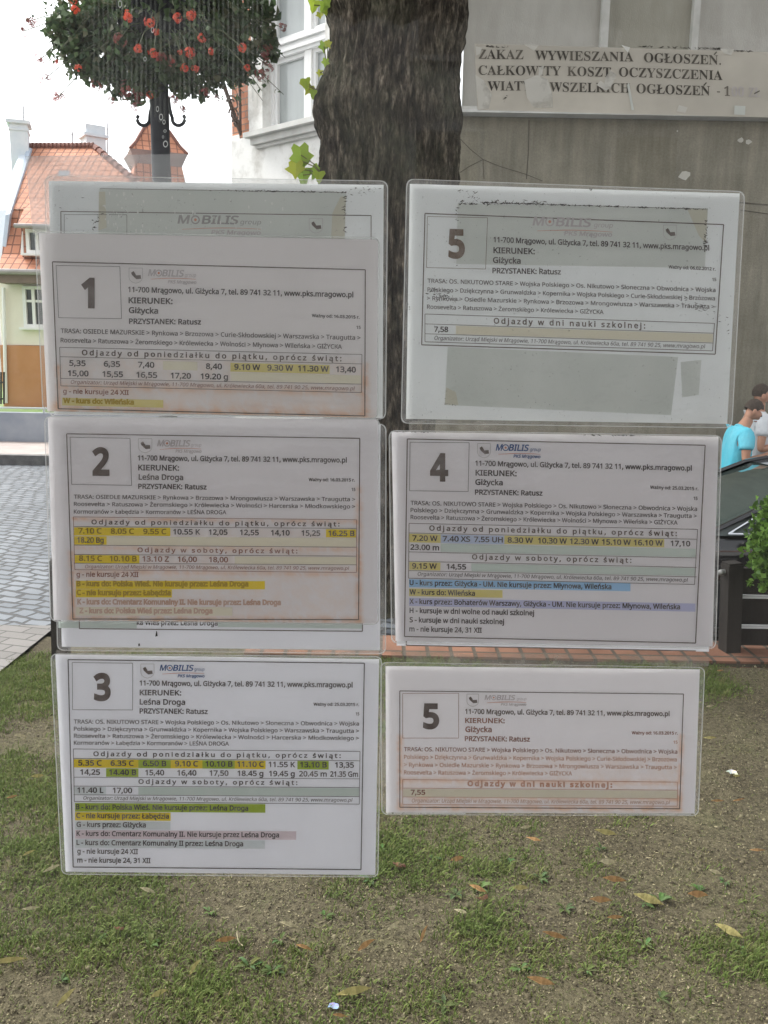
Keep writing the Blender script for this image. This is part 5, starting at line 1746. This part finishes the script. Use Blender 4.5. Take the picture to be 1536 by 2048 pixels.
# ------------------------------------------------------------------ black car
CZ = gz(3, 6.6) + .0
NX, SY = 1.28, 6.22               # nose x, near side y
car = thing('parked_car', (NX + 2.2, SY + .88, CZ), 'black saloon car parked behind the wooden post, half hidden by notice 4', 'car')
t = NT('black_car_paint')
t.set(Base_Color=(0.006, 0.006, 0.008), Roughness=0.12)
t.b.inputs['Coat Weight'].default_value = 0.8
M['carpaint'] = t.m
t = NT('chrome'); t.set(Base_Color=(0.75, 0.76, 0.78), Roughness=0.12, Metallic=1.0); M['chrome'] = t.m
t = NT('car_glass'); t.set(Base_Color=(0.03, 0.04, 0.038), Roughness=0.03)
M['carglass'] = t.m
M['tyre'] = noisy('tyre_rubber', (0.012, 0.012, 0.012), (0.025, 0.025, 0.025), 20, 0.85, 0.1)


def loft(secs, mb, mi=0, close=True):
    b = len(mb.v)
    n = len(secs[0])
    for s in secs: mb.v += [tuple(p) for p in s]
    for i in range(len(secs) - 1):
        for k in range(n - 1):
            mb.f.append((b + i * n + k, b + i * n + k + 1, b + (i + 1) * n + k + 1, b + (i + 1) * n + k)); mb.mi.append(mi); mb.uv.append(None)
    if close:
        mb.f.append(tuple(b + k for k in reversed(range(n)))); mb.mi.append(mi); mb.uv.append(None)
        e = b + (len(secs) - 1) * n
        mb.f.append(tuple(e + k for k in range(n))); mb.mi.append(mi); mb.uv.append(None)


cyc = SY + .88
secs = []
for u, top, hw, bot in ((0, .58, .55, .32), (.05, .66, .70, .26), (.22, .74, .80, .22), (.6, .84, .85, .2), (1.05, .93, .875, .2), (1.25, .955, .88, .2), (2.2, .965, .88, .2), (3.2, .975, .88, .2), (3.9, .985, .86, .22), (4.25, .96, .80, .25), (4.4, .82, .68, .32)):
    s = []
    prof_ = [(.80, bot), (.97, bot + .04), (1.0, bot + .22), (1.0, (bot + top) * .52), (.985, top - .16), (.945, top - .035), (.86, top), (.4, top + .022), (0, top + .028)]
    left = [(NX + u, cyc - hw * a, CZ + z) for a, z in prof_]
    right = [(NX + u, cyc + hw * a, CZ + z) for a, z in prof_[::-1][1:]]
    secs.append(left + right)
m = MB(); loft(secs, m)
cb = m.build('body', M['carpaint'], car, smooth=True)
gh = [(1.17, .945, .79), (1.50, 1.10, .745), (2.02, 1.345, .635), (2.2, 1.385, .615), (2.7, 1.405, .61), (3.15, 1.385, .615), (3.4, 1.32, .64), (4.02, .99, .76)]
base_z = lambda u: .945 + (u - 1.17) * .012
m = MB(); rm = MB()
secs = []
for u, z, hw in gh:
    zz0 = base_z(u)
    q = (z - zz0) / .45
    wb = .835
    secs.append([(NX + u, cyc - wb, CZ + zz0)] + [(NX + u, cyc - (wb + (hw - wb) * max(0, s_)) , CZ + zz0 + (z - zz0) * s_) for s_ in (.5, .95)] + [(NX + u, cyc - hw * .8, CZ + z + .012), (NX + u, cyc, CZ + z + .03), (NX + u, cyc + hw * .8, CZ + z + .012)]
                + [(NX + u, cyc + (wb + (hw - wb) * s_), CZ + zz0 + (z - zz0) * s_) for s_ in (.95, .5)] + [(NX + u, cyc + wb, CZ + zz0)])
loft(secs, m, close=False)
m.build('windows', M['carglass'], car, smooth=True)
rs = [[(p[0], p[1], p[2] + .006) for p in s[2:7]] for s in secs[2:7]]
loft(rs, rm, close=False)
rm.build('roof', M['carpaint'], car, smooth=True)
for s in (-1, 1):
    m = MB()
    m.tube([(NX + u, cyc + s * (.835 + (hw - .835) * .98) + s * .004, CZ + z + .004) for u, z, hw in gh], .024, 6)
    m.build('window_pillar', M['carpaint'], car)
    m = MB(); m.tube([(NX + 2.35, cyc + s * .842, CZ + .955), (NX + 2.45, cyc + s * .64, CZ + 1.37)], .03, 6); m.build('window_pillar', M['carpaint'], car)
    m = MB()
    m.tube([(NX + 1.30, cyc + s * .85, CZ + .965), (NX + 4.0, cyc + s * .85, CZ + .995)], .010, 6)
    m.tube([(NX + 1.30, cyc + s * .85, CZ + .965), (NX + 1.52, cyc + s * .80, CZ + 1.09)], .010, 6); m.tube([(NX + 1.52, cyc + s * .85, CZ + .967), (NX + 1.53, cyc + s * .80, CZ + 1.09)], .008, 6)
    m.build('window_trim', M['chrome'], car)
    m = MB()
    m.box((NX + 2.6, cyc + s * .889, CZ + .565), (2.4, .02, .022)); m.box((NX + 2.6, cyc + s * .872, CZ + .30), (2.4, .03, .016))  # upper strip is moulding, lower one paints a reflected light line
    m.build('moulding_and_reflection', M['chrome'], car)
    m = MB(); m.box((NX + 1.66, cyc + s * .877, CZ + .62), (.012, .01, .62)); m.box((NX + 2.62, cyc + s * .877, CZ + .62), (.012, .01, .62)); m.build('door_seam', M['tyre'], car)
    m = MB(); m.box((NX + 2.42, cyc + s * .895, CZ + .79), (.2, .03, .03)); m.build('door_handle', M['chrome'], car)
    m = MB(); m.ball((NX + 1.50, cyc + s * .98, CZ + 1.0), .1, 10, 7, 0, (.6, 1.0, .65)); m.build('wing_mirror', M['carpaint'], car, smooth=True)
    m = MB(); m.ball((NX + .13, cyc + s * .58, CZ + .62), .15, 12, 8, 0, (.7, 1.0, .5)); m.build('headlight', M['dustypane'], car, smooth=True)
    for u in (.82, 3.5):
        m = MB(); m.tube([(NX + u, cyc + s * .70, CZ + .31), (NX + u, cyc + s * .895, CZ + .31)], .31, 28)
        wh = m.build('wheel', M['tyre'], car)
        m = MB(); m.tube([(NX + u, cyc + s * .85, CZ + .31), (NX + u, cyc + s * .905, CZ + .31)], [.21, .2], 24); m.build('rim', M['chrome'], wh)


# ------------------------------------------------------------------ people
def skin(name, chains, mat, parent=None, levels=2):
    """one continuous tapered surface grown along chains of (point, radius)"""
    idx, vs, es, rs_ = {}, [], [], []
    for ch_ in chains:
        pv = None
        for p, r_ in ch_:
            key = tuple(round(x, 4) for x in p)
            if key not in idx: idx[key] = len(vs); vs.append(tuple(p)); rs_.append(r_)
            if pv is not None and pv != idx[key]: es.append((pv, idx[key]))
            pv = idx[key]
    org = Vector(WORLD[parent.name]) if parent else Vector((0, 0, 0))
    me = bpy.data.meshes.new(name)
    me.from_pydata([tuple(Vector(q) - org) for q in vs], es, [])
    ob = bpy.data.objects.new(name, me); COL.objects.link(ob)
    md = ob.modifiers.new('skin', 'SKIN')
    md.use_smooth_shade = True
    for sv, r_ in zip(me.skin_vertices[0].data, rs_): sv.radius = r_ if hasattr(r_, '__len__') else (r_, r_)
    me.skin_vertices[0].data[0].use_root = True
    ob.modifiers.new('sub', 'SUBSURF').levels = levels
    ob.modifiers['sub'].render_levels = levels
    dg = bpy.context.evaluated_depsgraph_get()
    m2_ = bpy.data.meshes.new_from_object(ob.evaluated_get(dg))
    COL.objects.unlink(ob); bpy.data.objects.remove(ob)
    m2_.materials.clear(); m2_.materials.append(mat)
    o2 = bpy.data.objects.new(name, m2_); COL.objects.link(o2)
    if parent: o2.parent = parent
    WORLD[o2.name] = org
    return o2


M['skin'] = noisy('skin', (0.40, 0.21, 0.14), (0.47, 0.26, 0.18), 12, 0.6, 0.05)
M['hair'] = noisy('dark_brown_hair', (0.035, 0.026, 0.02), (0.075, 0.055, 0.042), 60, 0.7, 0.4, 120)
M['turq'] = noisy('turquoise_cotton', (0.07, 0.50, 0.66), (0.17, 0.53, 0.65), 5, 0.9, 0.7, 9, dist=0.04, stretch=(1, 1, .6))
M['whitecotton'] = noisy('pale_grey_cotton', (0.55, 0.57, 0.60), (0.66, 0.68, 0.70), 5, 0.9, 0.7, 9, dist=0.04, stretch=(1, 1, .6))
M['denim'] = noisy('dark_denim', (0.025, 0.035, 0.06), (0.045, 0.06, 0.09), 14, 0.9, 0.2)
M['shoe'] = noisy('black_shoe', (0.02, 0.02, 0.02), (0.04, 0.04, 0.04), 10, 0.6, 0)


def person(Y, ground, head, neck, sh, hip, elbow, wrist, label, shirt, look, lean_px=0):
    """figure seen from its side, facing +x; joints are measured in the photo, depth from Y"""
    H_ = lambda q, dy=0.0: at(q[0], q[1], Y + dy)
    hd, nk, shp, hp = H_(head), H_(neck), H_(sh), H_(hip)
    pr_ = thing('person', (hp.x, Y, ground), label, 'person')
    fw = Vector((math.cos(look), 0, math.sin(look)))          # where the face points (tilted down)
    upv = Vector((-math.sin(look), 0, math.cos(look)))
    ch_ = [[(hp, (.15, .12)), (hp.lerp(shp, .45), (.14, .11)), (hp.lerp(shp, .85), (.16, .11)), (shp + Vector((.0, 0, .03)), (.10, .08)), (nk, .058), (nk.lerp(hd, .45), .056), (hd - upv * .02, .088), (hd + upv * .055, .092)],
           [(hd - upv * .02, .088), (hd - upv * .065 + fw * .05, .052)], [(hd - upv * .02, .088), (hd + fw * .105 - upv * .015, .016)]]
    arms, sleeves = [], []
    for s in (-1, 1):
        so_ = shp + Vector((0, s * .17, -.005)); el = H_(elbow, s * .24); wr = H_(wrist, s * .16)
        hand = wr + (wr - el).normalized() * .09
        arms.append([(hp.lerp(shp, .85), (.16, .11)), (so_, .062), (so_.lerp(el, .5), .050), (el, .042), (el.lerp(wr, .4), .040), (wr, .028), (hand, (.036, .018))])
        for f_ in range(4):
            b0 = hand + Vector((0, (f_ - 1.5) * .019, 0))
            dr_ = (wr - el).normalized()
            arms.append([(hand, (.036, .018)), (b0 + dr_ * .045, .0095), (b0 + dr_ * (.075 + .008 * (f_ in (1, 2))) + Vector((0, 0, -.02)), .008)])
        arms.append([(wr + (hand - wr) * .4, .028), (wr + (hand - wr) * .9 + Vector((0, -s * .045, -.005)), .010), (wr + (hand - wr) * 1.2 + Vector((0, -s * .055, -.012)), .008)])
        arms[0 if s < 0 else -1]
        sleeves.append([(hp.lerp(shp, .85), (.215, .155)), (so_, .098), (so_.lerp(el, .42), .080), (so_.lerp(el, .60), .078)])
    legs, trs = [], []
    for s in (-1, 1):
        hj = hp + Vector((0, s * .1, -.05)); kn = Vector((hp.x + .05, Y + s * .12, (hp.z + ground) / 2)); an = Vector((hp.x - .02, Y + s * .13, ground + .09)); toe = an + Vector((.16, 0, -.055))
        legs.append([(hp, (.15, .12)), (hj, .09), (kn, .06), (an, .042), (toe, .036)])
        trs.append([(hp, (.165, .135)), (hj, .105), (kn, .08), (an + Vector((0, 0, .02)), .068)])
        skin('shoe', [[(an + Vector((-.05, 0, -.045)), .042), (an + Vector((.06, 0, -.045)), .046), (toe + Vector((.03, 0, .005)), .036)]], M['shoe'], pr_, 2)
    skin('body', ch_ + arms + legs, M['skin'], pr_, 2)
    skin('t_shirt', [[(hp + (shp - hp) * .02, (.195, .16)), (hp.lerp(shp, .45), (.185, .15)), (hp.lerp(shp, .85), (.215, .155)), (shp + Vector((0, 0, .03)), (.115, .10)), (shp.lerp(nk, .75), .074)]] + sleeves, M[shirt], pr_, 2)
    skin('trousers', trs, M['denim'], pr_, 2)
    hm = MB()
    for i in range(9):
        for k in range(16):
            pass
    # hair cap over the top and back of the skull
    c_ = hd + upv * .028 - fw * .012
    side = Vector((0, 1, 0))
    N1, N2 = 9, 18
    for i in range(N1 + 1):
        ph = i / N1 * 2.05
        for k in range(N2):
            th = 2 * math.pi * k / N2
            lim = ph * (1.0 - .50 * sst(-.25, .75, math.cos(th)))
            d_ = upv * math.cos(lim) + (fw * math.cos(th) + side * math.sin(th)) * math.sin(lim)
            r_ = .0925 + .005 * noise.noise(d_ * 9)
            hm.v.append(tuple(c_ + Vector((d_.x * r_ * 1.03, d_.y * r_ * .86, d_.z * r_ * 1.08))))
    for i in range(N1):
        for k in range(N2):
            k2 = (k + 1) % N2
            hm.f.append((i * N2 + k, i * N2 + k2, (i + 1) * N2 + k2, (i + 1) * N2 + k)); hm.mi.append(0); hm.uv.append(None)
    hm.build('hair', M['hair'], pr_, smooth=True)
    for s in (-1, 1):
        MB().ball(hd + side * s * .085 - fw * .012 - upv * .012, .03, 8, 6, 0, (.75, .4, 1.1)).build('ear', M['skin'], pr_, smooth=True)
        MB().ball(hd + fw * .083 + side * s * .033 + upv * .012, .012, 8, 6).build('eye', M['darkglass'], pr_, smooth=True)
    MB().tube([hd + fw * .088 - upv * .058 + side * q for q in (-.024, 0, .024)], .007, 6).build('mouth', noisy('lips', (0.33, 0.13, 0.11), (0.37, 0.16, 0.13), 9, 0.6, 0), pr_)
    return pr_


person(8.7, gz(3.5, 8.7), (1506, 823), (1492, 846), (1481, 866), (1463, 985), (1491, 925), (1528, 912), 'man in a turquoise T-shirt bending over the black car', 'turq', R(-38))
person(9.35, gz(3.8, 9.35), (1523, 791), (1518, 814), (1516, 836), (1512, 955), (1520, 900), (1556, 890), 'man in a pale shirt standing behind the man in turquoise', 'whitecotton', R(-8))

# ------------------------------------------------------------------ shrub at the right edge
sc_ = at(1578, 1082, EDGE0 - .05)
sh_ = thing('green_shrub', (sc_.x, sc_.y, 0), 'leafy bright green shrub at the right edge beside the wooden post', 'shrub')
SG = [(0.10, 0.20, 0.03), (0.13, 0.25, 0.04), (0.17, 0.30, 0.06), (0.07, 0.14, 0.03)]
packs = [leaves(sc_, (.30, .27, .29), 2300, .036, SG, 61, ''), leaves(sc_ + Vector((.15, .05, .2)), (.22, .22, .2), 700, .036, SG, 62, ''), leaves(at(1520, 1130, sc_.y), (.06, .06, .08), 90, .03, SG, 63, ''), leaves(at(1502, 1165, sc_.y), (.025, .03, .02), 12, .025, SG, 64, ''), leaves(at(1530, 1170, sc_.y), (.05, .05, .06), 50, .03, SG, 65, '')]
Vs, Fs, Cs, o_ = [], [], [], 0
for V1, F1, C1 in packs: Vs.append(V1); Fs.append(F1 + o_); Cs.append(C1); o_ += len(V1)
fast_mesh('foliage', np.concatenate(Vs), np.concatenate(Fs), M['leaf'], np.concatenate(Cs), False, sh_)
m = MB()
for k in range(6): m.tube([(sc_.x + random.uniform(-.03, .03), sc_.y, -.02), (sc_.x + random.uniform(-.05, .05), sc_.y, .25), sc_ + Vector((random.uniform(-.15, .15), random.uniform(-.1, .1), random.uniform(-.05, .2)))], [.012, .009, .004], 6)
m.build('stem', M['bark'], sh_)

# ------------------------------------------------------------------ lawn cover
rg3 = np.random.default_rng(5)


def dens(x, y):
    d = noise.noise((x * 1.7 + 3, y * 1.7, 1)) * .9 + noise.noise((x * 5, y * 5, 7)) * .8 + .10
    d += .55 * sst(-.35, -1.2, x) * sst(1.9, 3.0, y) if x < -.35 else 0
    d += .45 * sst(EDGE0 - .75, EDGE0 - .2, y)
    d -= .55 * sst(.45, 1.1, x) * sst(2.3, 2.9, y) * (1 - sst(EDGE0 - .8, EDGE0 - .3, y))
    d += .12 * sst(1.9, 2.6, y) * (1 if x < .4 else 0)
    return d


pos = []
tries = 0
while len(pos) < 4600 and tries < 90000:
    tries += 1
    y = rg3.uniform(1.35, EDGE0); hw = y * .56 + .1
    x = rg3.uniform(max(-1.95, -hw), hw)
    if dens(x, y) > rg3.uniform(.02, .9): pos.append((x, y))
BL, BC = [], []
GR = np.array([(0.10, 0.14, 0.038), (0.125, 0.165, 0.046), (0.15, 0.175, 0.056), (0.135, 0.15, 0.055), (0.20, 0.18, 0.085)])
for x, y in pos:
    dd = max(0, dens(x, y))
    n_ = int(rg3.integers(7, 16) + 10 * min(1, dd))
    hue = GR[min(4, int(abs(rg3.normal()) * 1.6))]
    r0 = rg3.normal(size=(n_, 2)) * rg3.uniform(.014, .04)
    L_ = rg3.uniform(.013, .032, n_) * (1 + .45 * min(1, dd))
    a = rg3.uniform(0, 2 * np.pi, n_); lean = rg3.uniform(.2, 1.3, n_)
    w_ = rg3.uniform(.0011, .0024, n_)
    z0 = lawn_z(x, y) - .003
    bx = np.stack([x + r0[:, 0], y + r0[:, 1], np.full(n_, z0)], 1)
    dirv = np.stack([np.cos(a) * np.sin(lean), np.sin(a) * np.sin(lean), np.cos(lean)], 1)
    sd_ = np.stack([-np.sin(a + .6), np.cos(a + .6), np.zeros(n_)], 1) * w_[:, None]
    mid = bx + dirv * L_[:, None] * .55 + np.array([0, 0, .004])
    tip = bx + dirv * L_[:, None] - np.array([0, 0, .004])
    BL.append(np.stack([bx - sd_, bx + sd_, mid + sd_ * .8, mid - sd_ * .8, mid - sd_ * .8, mid + sd_ * .8, tip + sd_ * .15, tip - sd_ * .15], 1).reshape(-1, 3))
    BC.append(np.repeat(hue * rg3.uniform(.75, 1.3, n_)[:, None], 8, 0))
n_ = 190000                                  # thin olive stubble between the tufts
y = rg3.uniform(1.35, EDGE0, n_); x = rg3.uniform(-1, 1, n_) * (y * .56 + .1)
ok = (x > -1.95) & (rg3.random(n_) < np.array([.25 + max(-.2, min(.75, .8 * dens(a_, b_))) for a_, b_ in zip(x, y)]))
x, y = x[ok], y[ok]; n_ = len(x)
bx = np.stack([x, y, np.array([lawn_z(a_, b_) for a_, b_ in zip(x, y)]) - .001], 1)
a = rg3.uniform(0, 2 * np.pi, n_); lean = rg3.uniform(.5, 1.5, n_); L_ = rg3.uniform(.006, .018, n_)
dirv = np.stack([np.cos(a) * np.sin(lean), np.sin(a) * np.sin(lean), np.cos(lean)], 1) * L_[:, None]
sd_ = np.stack([-np.sin(a), np.cos(a), np.zeros(n_)], 1) * rg3.uniform(.0008, .0018, n_)[:, None]
BL.append(np.stack([bx - sd_, bx + sd_, bx + dirv + sd_ * .2, bx + dirv - sd_ * .2], 1).reshape(-1, 3))
OL = np.array([(0.12, 0.135, 0.045), (0.10, 0.13, 0.036), (0.16, 0.15, 0.065), (0.095, 0.125, 0.034), (0.21, 0.185, 0.09)])
BC.append(np.repeat(OL[rg3.integers(0, 5, n_)] * rg3.uniform(.7, 1.25, n_)[:, None], 4, 0))
BL, BC = np.concatenate(BL), np.concatenate(BC)
M['grass'] = attr_mat('grass_blades', 0.75, 0.2, 0.15)
tag(fast_mesh('grass', BL, np.arange(len(BL)).reshape(-1, 4), M['grass'], BC), 'patchy short grass tufts over the bare soil', 'grass', kind='stuff')
# seeds, bits of dry grass and crumbs of soil
NL = 110000
y = rg3.uniform(1.35, EDGE0, NL * 2); x = rg3.uniform(-1, 1, NL * 2) * (y * .56 + .1)
ok = (x > -1.95); x, y = x[ok][:NL], y[ok][:NL]
NL = len(x)
z = np.array([lawn_z(a, b4) for a, b4 in zip(x, y)]) + .002
p = np.stack([x, y, z], 1)
a = rg3.uniform(0, 2 * np.pi, NL)
ln = rg3.uniform(.002, .0055, NL) * np.where(rg3.random(NL) < .04, 3.0, 1); wd = np.minimum(ln * .5, rg3.uniform(.0012, .003, NL))
u = np.stack([np.cos(a) * ln, np.sin(a) * ln, rg3.uniform(0, .6, NL) * ln], 1); s = np.stack([-np.sin(a) * wd, np.cos(a) * wd, rg3.uniform(-.4, .8, NL) * wd], 1)
LV = np.stack([p - u * .5, p + s, p + u * .8, p - s + np.array([0, 0, .001])], 1).reshape(-1, 3)
LC = np.array([(0.16, 0.14, 0.085), (0.24, 0.21, 0.13), (0.11, 0.095, 0.055), (0.028, 0.022, 0.015), (0.115, 0.125, 0.05), (0.05, 0.04, 0.027)])[rg3.integers(0, 6, NL)] * rg3.uniform(.7, 1.2, NL)[:, None]
NC = 26000                                  # small crumbs of earth and gravel
y = rg3.uniform(1.35, EDGE0, NC * 2); x = rg3.uniform(-1, 1, NC * 2) * (y * .56 + .1)
ok = x > -1.95; x, y = x[ok][:NC], y[ok][:NC]; NC = len(x)
p = np.stack([x, y, np.array([lawn_z(a_, b_) for a_, b_ in zip(x, y)])], 1)
r_ = rg3.gamma(2.0, .0009, NC)[:, None] + .0008
k8 = np.array([(-1, -1, -.3), (1, -1, -.3), (1, 1, -.3), (-1, 1, -.3), (-.55, -.55, 1), (.55, -.55, 1), (.55, .55, 1), (-.55, .55, 1)])
th_ = rg3.uniform(0, 6.28, NC); ct, st_ = np.cos(th_)[:, None], np.sin(th_)[:, None]
jit = k8[None] * rg3.uniform(.6, 1.4, (NC, 8, 3))
CV = np.stack([jit[:, :, 0] * ct - jit[:, :, 1] * st_, jit[:, :, 0] * st_ + jit[:, :, 1] * ct, jit[:, :, 2] * .8], 2) * r_[:, None] + p[:, None]
q5 = np.array([(4, 5, 6, 7), (0, 1, 5, 4), (1, 2, 6, 5), (2, 3, 7, 6), (3, 0, 4, 7)])
CF = (np.arange(NC)[:, None, None] * 8 + q5[None]).reshape(-1, 4) + len(LV)
CC = np.array([(0.080, 0.068, 0.042), (0.11, 0.096, 0.06), (0.055, 0.045, 0.029), (0.14, 0.125, 0.078)])[rg3.integers(0, 4, NC)] * rg3.uniform(.7, 1.3, NC)[:, None]
LF = np.concatenate([np.arange(NL * 4).reshape(-1, 4), CF]); LV = np.concatenate([LV, CV.reshape(-1, 3)])
tag(fast_mesh('soil_litter', LV, LF, attr_mat('litter', 0.9, 0), np.concatenate([np.repeat(LC, 4, 0), np.repeat(CC, 8, 0)])), 'fine seeds and dry crumbs scattered over the soil', 'litter', kind='stuff')
# broad-leaved weeds lying flat in the turf
wv, wc = [], []
spots = [(498, 1932, 50), (545, 1940, 40), (1015, 1725, 26), (960, 1775, 40), (910, 1790, 34), (1320, 1800, 60), (1400, 1780, 34), (1290, 1810, 30), (1040, 1940, 34), (1172, 1945, 36), (1320, 2002, 34), (890, 2010, 50), (868, 1720, 24), (1080, 1760, 30), (300, 1890, 34), (740, 1760, 34), (650, 1830, 30), (1290, 1890, 30), (420, 1820, 26), (1130, 1820, 30), (760, 1700, 28), (200, 1880, 24), (1480, 1900, 30), (560, 1880, 30), (940, 1620, 26), (180, 1640, 26), (1450, 1760, 24), (700, 1990, 30), (120, 1960, 30), (1200, 1700, 20)]
wm = MB()
random.seed(9)
for px, py, s_ in spots:
    g0 = atz(px, py, .0); g0.z = lawn_z(g0.x, g0.y)
    r_ = s_ * g0.y / F * .68
    hue = random.choice([(0.085, 0.125, 0.045), (0.10, 0.14, 0.05), (0.075, 0.105, 0.04)])
    for k in range(random.randint(7, 11)):
        a = random.uniform(0, 6.28); L1 = r_ * random.uniform(.55, 1.05); w1 = L1 * random.uniform(.14, .26); el = random.uniform(.05, .5)
        d_ = Vector((math.cos(a), math.sin(a), 0)); n_ = Vector((-d_.y, d_.x, 0)); b0 = g0 + d_ * .004
        col = tuple(q * random.uniform(.8, 1.2) for q in hue)
        mids = [b0 + d_ * L1 * q + Vector((0, 0, L1 * el * math.sin(q * 2.4) + .004)) for q in (0, .35, .7, 1)]
        ws = [w1 * .25, w1, w1 * .85, w1 * .05]
        for i in range(3):
            for sgn in (1, -1):
                e = [mids[i], mids[i + 1], mids[i + 1] + n_ * ws[i + 1] * sgn + Vector((0, 0, ws[i + 1] * .3)), mids[i] + n_ * ws[i] * sgn + Vector((0, 0, ws[i] * .3))]
                wm.face(e, 0, None, col)
tag(wm.build('weeds', M['grass']), 'flat broad-leaved weeds dotted through the turf', 'weeds', kind='stuff')


# fallen leaves, one object each
def bract(L_, w_, curl, col):
    me = MB()
    n = 9
    for i in range(n):
        for sgn in (1, -1):
            q = []
            for j, e in ((i, 0), (i + 1, 0), (i + 1, 1), (i, 1)):
                t_ = j / n
                ww = w_ * math.sin(math.pi * min(1, t_ * .9 + .08)) ** .7 * e * sgn
                ang = (t_ - .5) * curl
                q.append(((t_ - .5) * L_, ww * math.cos(t_ * 2.2 * curl) + math.sin(t_ * 3) * L_ * .10 * curl, .004 + L_ * .10 * abs(ang) + ww * math.sin(t_ * 2.2 * curl) + abs(ww) * .5))
            me.face(q, 0, None, tuple(c * (1 + .15 * math.sin(i * 2.1)) for c in col))
    return me


def crumple(L_, col):
    me = MB()
    N = 12
    random.seed(int(L_ * 1e5))
    rim = [(math.cos(k / N * 6.283) * L_ * .5 * random.uniform(.6, 1.1), math.sin(k / N * 6.283) * L_ * .38 * random.uniform(.6, 1.1), random.uniform(.004, L_ * .38)) for k in range(N)]
    for k in range(N): me.face([(0, 0, .004), rim[k], rim[(k + 1) % N]], 0, None, tuple(c * random.uniform(.8, 1.15) for c in col))
    return me


PALE, YEL, ORA, BRN = (0.38, 0.34, 0.22), (0.33, 0.29, 0.12), (0.32, 0.19, 0.085), (0.25, 0.15, 0.095)
M['dryleaf'] = attr_mat('dry_leaf', 0.8, 0.15)
kinds = [('b', PALE), ('b', YEL), ('b', ORA), ('c', BRN)]
protos = []
for k, c in kinds:
    mb_ = bract(.066, .0062, 1.1, c) if k == 'b' else crumple(.062, c)
    protos.append(mb_.build('fallen_leaf', M['dryleaf']))
gen = ['pale straw narrow leaf lying loose on the trodden lawn', 'yellowish narrow leaf lying loose on the trodden lawn', 'orange-brown narrow leaf lying loose on the trodden lawn', 'brown crumpled leaf lying loose on the trodden lawn']
spec = {(797, 1738): 'brown crumpled leaf on the lawn just right of the lower corner of notice 3', (62, 1828): 'pale leaf on the grass at the left, below the left corner of notice 3', (18, 1936): 'yellow-green leaf at the left edge of the picture near the bottom',
        (1295, 1815): 'yellow narrow leaf beside the weed clump in the lower right', (1455, 1875): 'yellow narrow leaf lowest on the far right of the lawn', (480, 1890): 'forked dry stalk-like leaf below the middle of notice 3', (1215, 1740): 'pale leaf below the right end of the faded notice', (1200, 1815): 'orange leaf in the middle of the lower right lawn'}
lv_ = [(797, 1738, 3, .2, 1.0), (62, 1828, 0, .1, .9), (18, 1936, 1, .3, 1.4), (1295, 1815, 1, -.5, 1.4), (1455, 1875, 1, -.7, 1.4), (480, 1890, 0, 1.9, 1.3), (1215, 1740, 0, .05, 1.1), (1200, 1815, 2, .05, 1.0), (1210, 1678, 1, -.15, 1.2), (1067, 1690, 2, -.6, 1.1), (1052, 1665, 0, .05, .8), (914, 1730, 2, .5, .9), (957, 1790, 2, -.8, 1.1), (965, 1812, 3, .4, .9), (921, 1838, 0, -.6, .9), (790, 1862, 0, .7, .9), (1108, 1885, 2, -.3, 1.0), (1080, 1980, 2, -.3, 1.2), (1228, 1772, 2, -.1, 1.3), (1395, 1800, 2, .0, 1.2), (1230, 1848, 2, .1, 1.0), (580, 1861, 0, -.4, 1.1), (452, 1888, 2, .3, .9), (105, 1752, 0, .8, 1.0), (238, 1865, 3, .3, .8), (295, 1790, 0, -.3, .8), (610, 1905, 2, -.5, 1.0), (735, 1905, 2, .6, 1.2), (710, 2000, 1, .1, 1.5), (615, 1942, 0, 1.4, .8), (392, 1945, 1, 1.3, 1.2), (135, 2005, 1, 1.1, 1.0), (318, 2002, 1, .8, 1.0), (682, 2040, 2, -.2, .8), (1472, 1560, 1, .2, .7), (1435, 1605, 2, .2, .8), (1478, 1602, 2, .1, .7), (1515, 1705, 2, -.2, .8), (1420, 1420, 0, .1, .8), (1420, 1482, 1, -.2, 1.0), (1440, 1350, 2, .2, .8), (1430, 1750, 0, -.5, .9), (220, 1700, 1, .4, 1.2), (40, 1480, 0, .2, .9), (75, 1560, 1, .3, .8), (1040, 1790, 1, .2, 1.0), (850, 1880, 2, 1.2, 1.0), (60, 1720, 1, .6, .9), (1170, 1620, 1, .2, .7), (25, 1600, 2, .4, .7)]
first = set()
for px, py, k, rz, s_ in lv_:
    src = protos[k]
    o = src if k not in first else src.copy()
    if k in first: COL.objects.link(o)
    first.add(k)
    g0 = atz(px, py, .0)
    o.location = (g0.x, g0.y, lawn_z(g0.x, g0.y) + .012)
    o.rotation_euler = (random.uniform(-.2, .2), random.uniform(-.2, .2), rz)
    s_ *= 1.05
    o.scale = (s_ * random.uniform(.65, 1.0), s_ * random.uniform(.38, .68), s_ * random.uniform(.8, 1.6))
    tag(o, spec.get((px, py), gen[k]), 'fallen leaf', 'dry leaves on the lawn')
for px, py, L_, c, lab, nm in ((1464, 1550, .05, (0.66, 0.66, 0.60), 'crumpled whitish scrap on bare soil right of the faded notice', 'paper_scrap'), (667, 2016, .03, (0.34, 0.40, 0.62), 'tiny blue and white scrap on the lawn at the bottom', 'paper_scrap')):
    o = crumple(L_, c).build(nm, M['dryleaf'])
    g0 = atz(px, py, 0); o.location = (g0.x, g0.y, lawn_z(g0.x, g0.y) + .003)
    tag(o, lab, 'litter')
